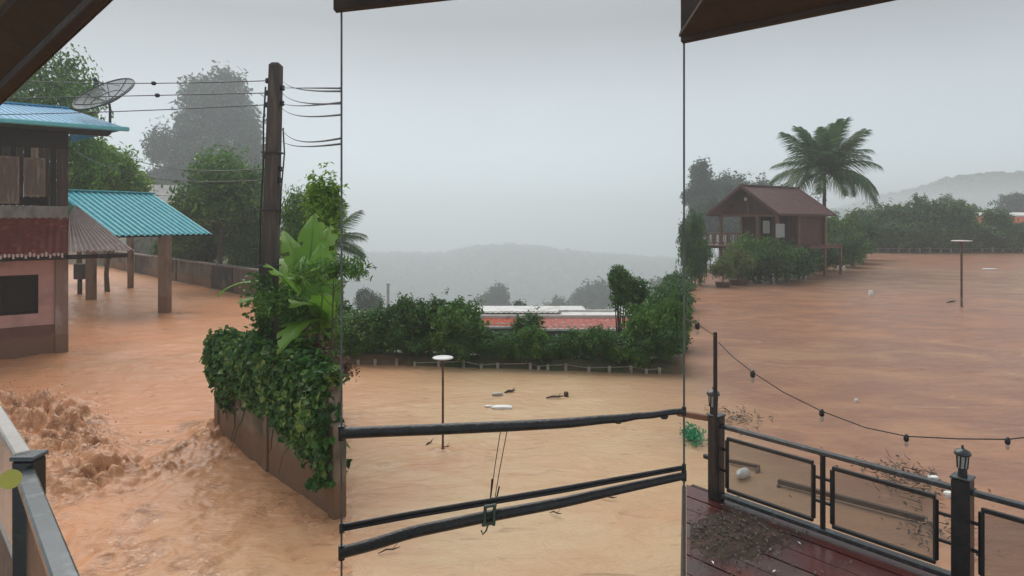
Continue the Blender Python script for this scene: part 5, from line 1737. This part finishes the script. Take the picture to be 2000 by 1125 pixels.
def lantern(label, t_, scale=1.0):
    c = rp(t_, 2.17)
    o = thing('post_lantern', label, 'lantern', c, 'lanterns on the deck railing posts')
    s = scale
    MB().lathe(c, [(.055 * s, 0), (.05 * s, .09 * s), (.06 * s, .1 * s)], 12).build('base', STEEL_BLACK, o)
    MB().lathe(c + Z3 * .10 * s, [(.05 * s, 0), (.062 * s, .17 * s)], 14).build('glass', mat('lantern_glass', (.5, .5, .47), (.36, .36, .33), scale=14, rough=.2), o)
    for k in range(7):
        g = 2 * math.pi * k / 7
        q0, q1 = Vector((math.cos(g) * .057 * s, math.sin(g) * .057 * s, .10 * s)), Vector((math.cos(g + .25) * .068 * s, math.sin(g + .25) * .068 * s, .27 * s))
        MB().tube([c + q0, c + q1], .008 * s, 5).build('bar', STEEL_BLACK, o)
    MB().lathe(c + Z3 * .265 * s, [(.09 * s, 0), (.098 * s, .015 * s), (.085 * s, .05 * s), (.02 * s, .085 * s)], 16).build('cap', WETTOP, o)
    MB().lathe(c + Z3 * .345 * s, [(.014 * s, 0), (.014 * s, .035 * s), (.006 * s, .045 * s)], 8).build('finial', STEEL_BLACK, o)
lantern('small black lantern on the left railing post beside the thin iron pole', tp1 - .04, .82)
lantern('small black lantern on the right railing post', tp2, .72)

ip = thing('iron_pole', 'thin dark iron pole fixed beside the left railing post', 'pole', rp(tp1 + .06, 2.05, .1))
ipb, ipt = rp(tp1 + .065, 1.5, .12), P(1397, 650, 7.85)
MB().tube([ipb, ipt], [.027, .024], 8).build('shaft', mat('iron_rust', (.045, .022, .018), (.025, .014, .012), scale=6, rough=.6), ip)
MB().lathe(ipt, [(.026, 0), (.024, .008), (.01, .012)], 8).build('cap', STEEL_BLACK, ip)

# string of lights
sl = thing('string_light', 'black string of light sockets hung along the deck from the iron pole', 'string light', P(1403, 668, 7.8))
sp_ = [(1403, 668, 7.8), (1430, 696, 7.5), (1470, 727, 7.2), (1530, 766, 6.9), (1605, 803, 6.6), (1690, 835, 6.3), (1770, 852, 6.0), (1870, 857, 5.8), (1968, 858, 5.6), (2080, 846, 5.4), (2200, 826, 5.2)]
MB().tube([P(*q) for q in sp_], .006, 6).build('strand', CABLE_BLACK, sl)
sp2 = [(1337, 622, DP), (1362, 633, 5.0), (1396, 656, 7.8)]
MB().tube([P(*q) for q in sp2], .004, 6).build('strand', CABLE_BLACK, sl)
BULB = mat('bulb_clear', (.55, .5, .42), (.4, .37, .3), scale=8, rough=.1, alpha=.5)
for (px, py, D) in ((1362, 634, 5.0), (1470, 728, 7.2), (1605, 804, 6.6), (1770, 853, 6.0), (1968, 859, 5.6)):
    c = P(px, py, D)
    k = D / 6.5
    so = MB().lathe(c - Z3 * .045 * k, [(.016 * k, 0), (.024 * k, .01), (.024 * k, .05 * k), (.012 * k, .07 * k)], 10).build('socket', STEEL_BLACK, sl)
    MB().lathe(c - Z3 * .10 * k, [(.008 * k, 0), (.02 * k, .02 * k), (.018 * k, .045 * k), (.012 * k, .055 * k)], 10).build('bulb', BULB, so)

# debris and flotsam beyond the railing
def tangle(label, c, sx_, sy_, n, m, seed, zmax=.25, name='debris_raft', ln=.5):
    r = random.Random(seed)
    t = thing(name, label, 'debris', c)
    mb = MB()
    for k in range(n):
        p = Vector((r.gauss(0, sx_), r.gauss(0, sy_), r.uniform(0, .05)))
        g = r.uniform(0, math.pi)
        l2 = ln * r.uniform(.3, 1)
        d2 = Vector((math.cos(g), math.sin(g), r.uniform(-.1, .45 * zmax * 4))) * l2
        mb.tube([p, p + d2 * .5 + Vector((r.uniform(-.05, .05), r.uniform(-.05, .05), 0)), p + d2], [.008, .006, .003], 5, False)
    link('twigs', mb.mesh('twigs', DRIFT), t, (0, 0, 0))
    rr2 = np.random.default_rng(seed)
    pts = np.stack([rr2.normal(size=n * 5) * sx_, rr2.normal(size=n * 5) * sy_, rr2.random(n * 5) * .05 + .005], 1)
    v_, f_ = leaf_quads(pts, rr2.normal(size=(n * 5, 3)) * .3 + np.array([0, 0, 1]), .09, .05, r=rr2)
    link('litter', fast_mesh('litter', v_, f_, m), t, (0, 0, 0))
    return t
LITTER = leafmat('litter', (.05, .045, .03), (.14, .12, .085), c3=(.22, .2, .15), trans=.1)
tangle('grey tangle of flotsam on the water behind the left lantern', G(1440, 815), .3, .4, 24, LITTER, 5, .12, ln=.3)
tangle('raft of twigs and reeds floating behind the right railing panel', G(1775, 940), .36, .5, 45, LITTER, 6, .2, ln=.34)
tangle('loose twigs floating low behind the right railing panel', G(1830, 1040), .3, .35, 14, LITTER, 7, .15, ln=.25)
float_bottle('white plastic bottle floating behind the left railing panel', 1458, 925, .42, -2.3)
float_piece('foam_scrap', 'white scrap floating above the top rail near the right lantern', 'foam', 1822, 938, .2, .14, .07, FOAM)
float_piece('foam_scrap', 'white scrap floating just left of the right lantern post', 'foam', 1853, 968, .16, .12, .06, FOAM)
TIMB = mat('submerged_timber', (.13, .085, .055), (.085, .055, .035), scale=4, rough=.7)
def timber(label, a, b, w=.05, extra=None):
    t = thing('timber_rail', label, 'timber', a)
    MB().bar(a, b, w, w).build('beam', TIMB, t)
    if extra: MB().bar(*extra, w * .9, w * .9).build('upright', TIMB, t)
timber('long brown timber rail half sunk behind the railing panels', G(1520, 940, .05), G(1806, 1014, .05), .075, (G(1522, 948, .0), G(1517, 965, -.15)))
timber('short brown timber corner poking up behind the left panel', G(1424, 900, .05), G(1484, 912, .05), .06, (G(1482, 913, .05), G(1474, 935, -.1)))

net = thing('green_net', 'bunched green netting caught at the left end of the deck', 'net', G(1352, 850, .1))
r_ = np.random.default_rng(33)
N = 420
c = np.array(G(1352, 848, .12))
pts = c + r_.normal(size=(N, 3)) * np.array([.10, .22, .07])
v_, f_ = leaf_quads(pts, r_.normal(size=(N, 3)) + np.array([0, 0, .5]), .07, .045, r=r_)
link('netting', fast_mesh('netting', v_, f_, leafmat('net_green', (.01, .16, .07), (.03, .36, .17), c3=(.3, .55, .4))), net)

# swept mud and leaf litter on the deck
heap = thing('mud_heap', 'heap of wet mud and leaf litter on the deck boards', 'mud', G(1400, 1050, ZD))
r_ = np.random.default_rng(44)
hc = np.array(G(1425, 1045, ZD))
nx = 60
gx_, gy_ = np.meshgrid(np.linspace(-1, 1, nx), np.linspace(-1, 1, nx))
rad = np.hypot(gx_, gy_)
hz_ = np.clip(1 - rad ** 2 + .45 * fbm(gx_ * 2.5 + 9, gy_ * 2.5, 61, 4), -.2, 2) * .05 + .012 * fbm(gx_ * 9, gy_ * 9, 62, 3) - .012
e1, e2 = np.array(rt), np.array(rn)
pos = hc[None, None, :] + gx_[..., None] * e1 * .50 + gy_[..., None] * e2 * .75
pos[..., 0] = np.maximum(pos[..., 0], .268 * pos[..., 1])
pos[..., 2] = ZD - .004 + hz_
link('mound', fast_mesh('mud_mound', pos.reshape(-1, 3), grid_faces(nx, nx), mat('wet_mud', (.07, .045, .032), (.04, .027, .02), scale=6, rough=.8, spec=.2, bump=.6, c3=(.10, .06, .045), s3=5), True), heap)
N = 420
aa = r_.normal(size=(N, 2)) * .42
pts = hc + aa[:, :1] * e1 * .75 + aa[:, 1:] * e2 * .95
pts[:, 2] = ZD + .02 + .035 * np.exp(-(aa ** 2).sum(1) * 3)
lc_ok = pts[:, 0] > .268 * pts[:, 1]
v_, f_ = leaf_quads(pts[lc_ok], r_.normal(size=(lc_ok.sum(), 3)) * .35 + np.array([0, 0, 1]), .05, .022, r=r_)
link('litter', fast_mesh('deck_litter', v_, f_, LITTER), heap)
for i, (px, py) in enumerate(((1493, 1073), (1503, 1075), (1422, 1082), (1434, 1086), (1392, 1100), (1561, 1062), (1512, 1117))):
    g = G(px, py, ZD)
    t = thing('wet_leaf', f'{ORD[i]} small pale scrap of leaf stuck on the wet deck, beyond the mud heap', 'leaf', g, 'leaf scraps on the deck')
    v_, f_ = leaf_quads(np.array([[0, 0, .008]]), np.array([[.1, .1, 1.]]), .05, .025)
    link('blade', fast_mesh('leaf_scrap', v_, f_, WHITE_PLASTIC), t, (0, 0, 0))

# muddy drops thrown up by the breaking surge
r_ = np.random.default_rng(99)
dv, df_ = [], []
octa = np.array([(1, 0, 0), (0, 1, 0), (-1, 0, 0), (0, -1, 0), (0, 0, 1.2), (0, 0, -1.2)])
ofa = np.array([(0, 1, 4), (1, 2, 4), (2, 3, 4), (3, 0, 4), (1, 0, 5), (2, 1, 5), (3, 2, 5), (0, 3, 5)])
for k in range(420):
    j = r_.integers(0, 4)
    a, b = JUMP[j], JUMP[j + 1]
    t = r_.random()
    c = np.array([a[0] + (b[0] - a[0]) * t + r_.normal() * .5, a[1] + (b[1] - a[1]) * t + r_.normal() * .5, .42 + abs(r_.normal()) * .16])
    dv.append(c + octa * (.006 + .016 * r_.random() ** 2))
    df_.append(ofa + 6 * k)
tag(link('spray', fast_mesh('spray', np.concatenate(dv), np.concatenate(df_), mat('muddy_drop', (.55, .32, .19), (.42, .23, .13), scale=3, rough=.15), True)),
    'muddy drops thrown up by the breaking surge at lower left', 'spray', kind='stuff')

for o in bpy.data.objects:                              # fine litter too small to pick apart
    if o.parent is not None and o.name.split('.')[0] in ('twigs', 'litter', 'stem', 'netting', 'foliage', 'crown', 'awning_fringe', 'tile_edge'):
        o['kind'] = 'stuff'
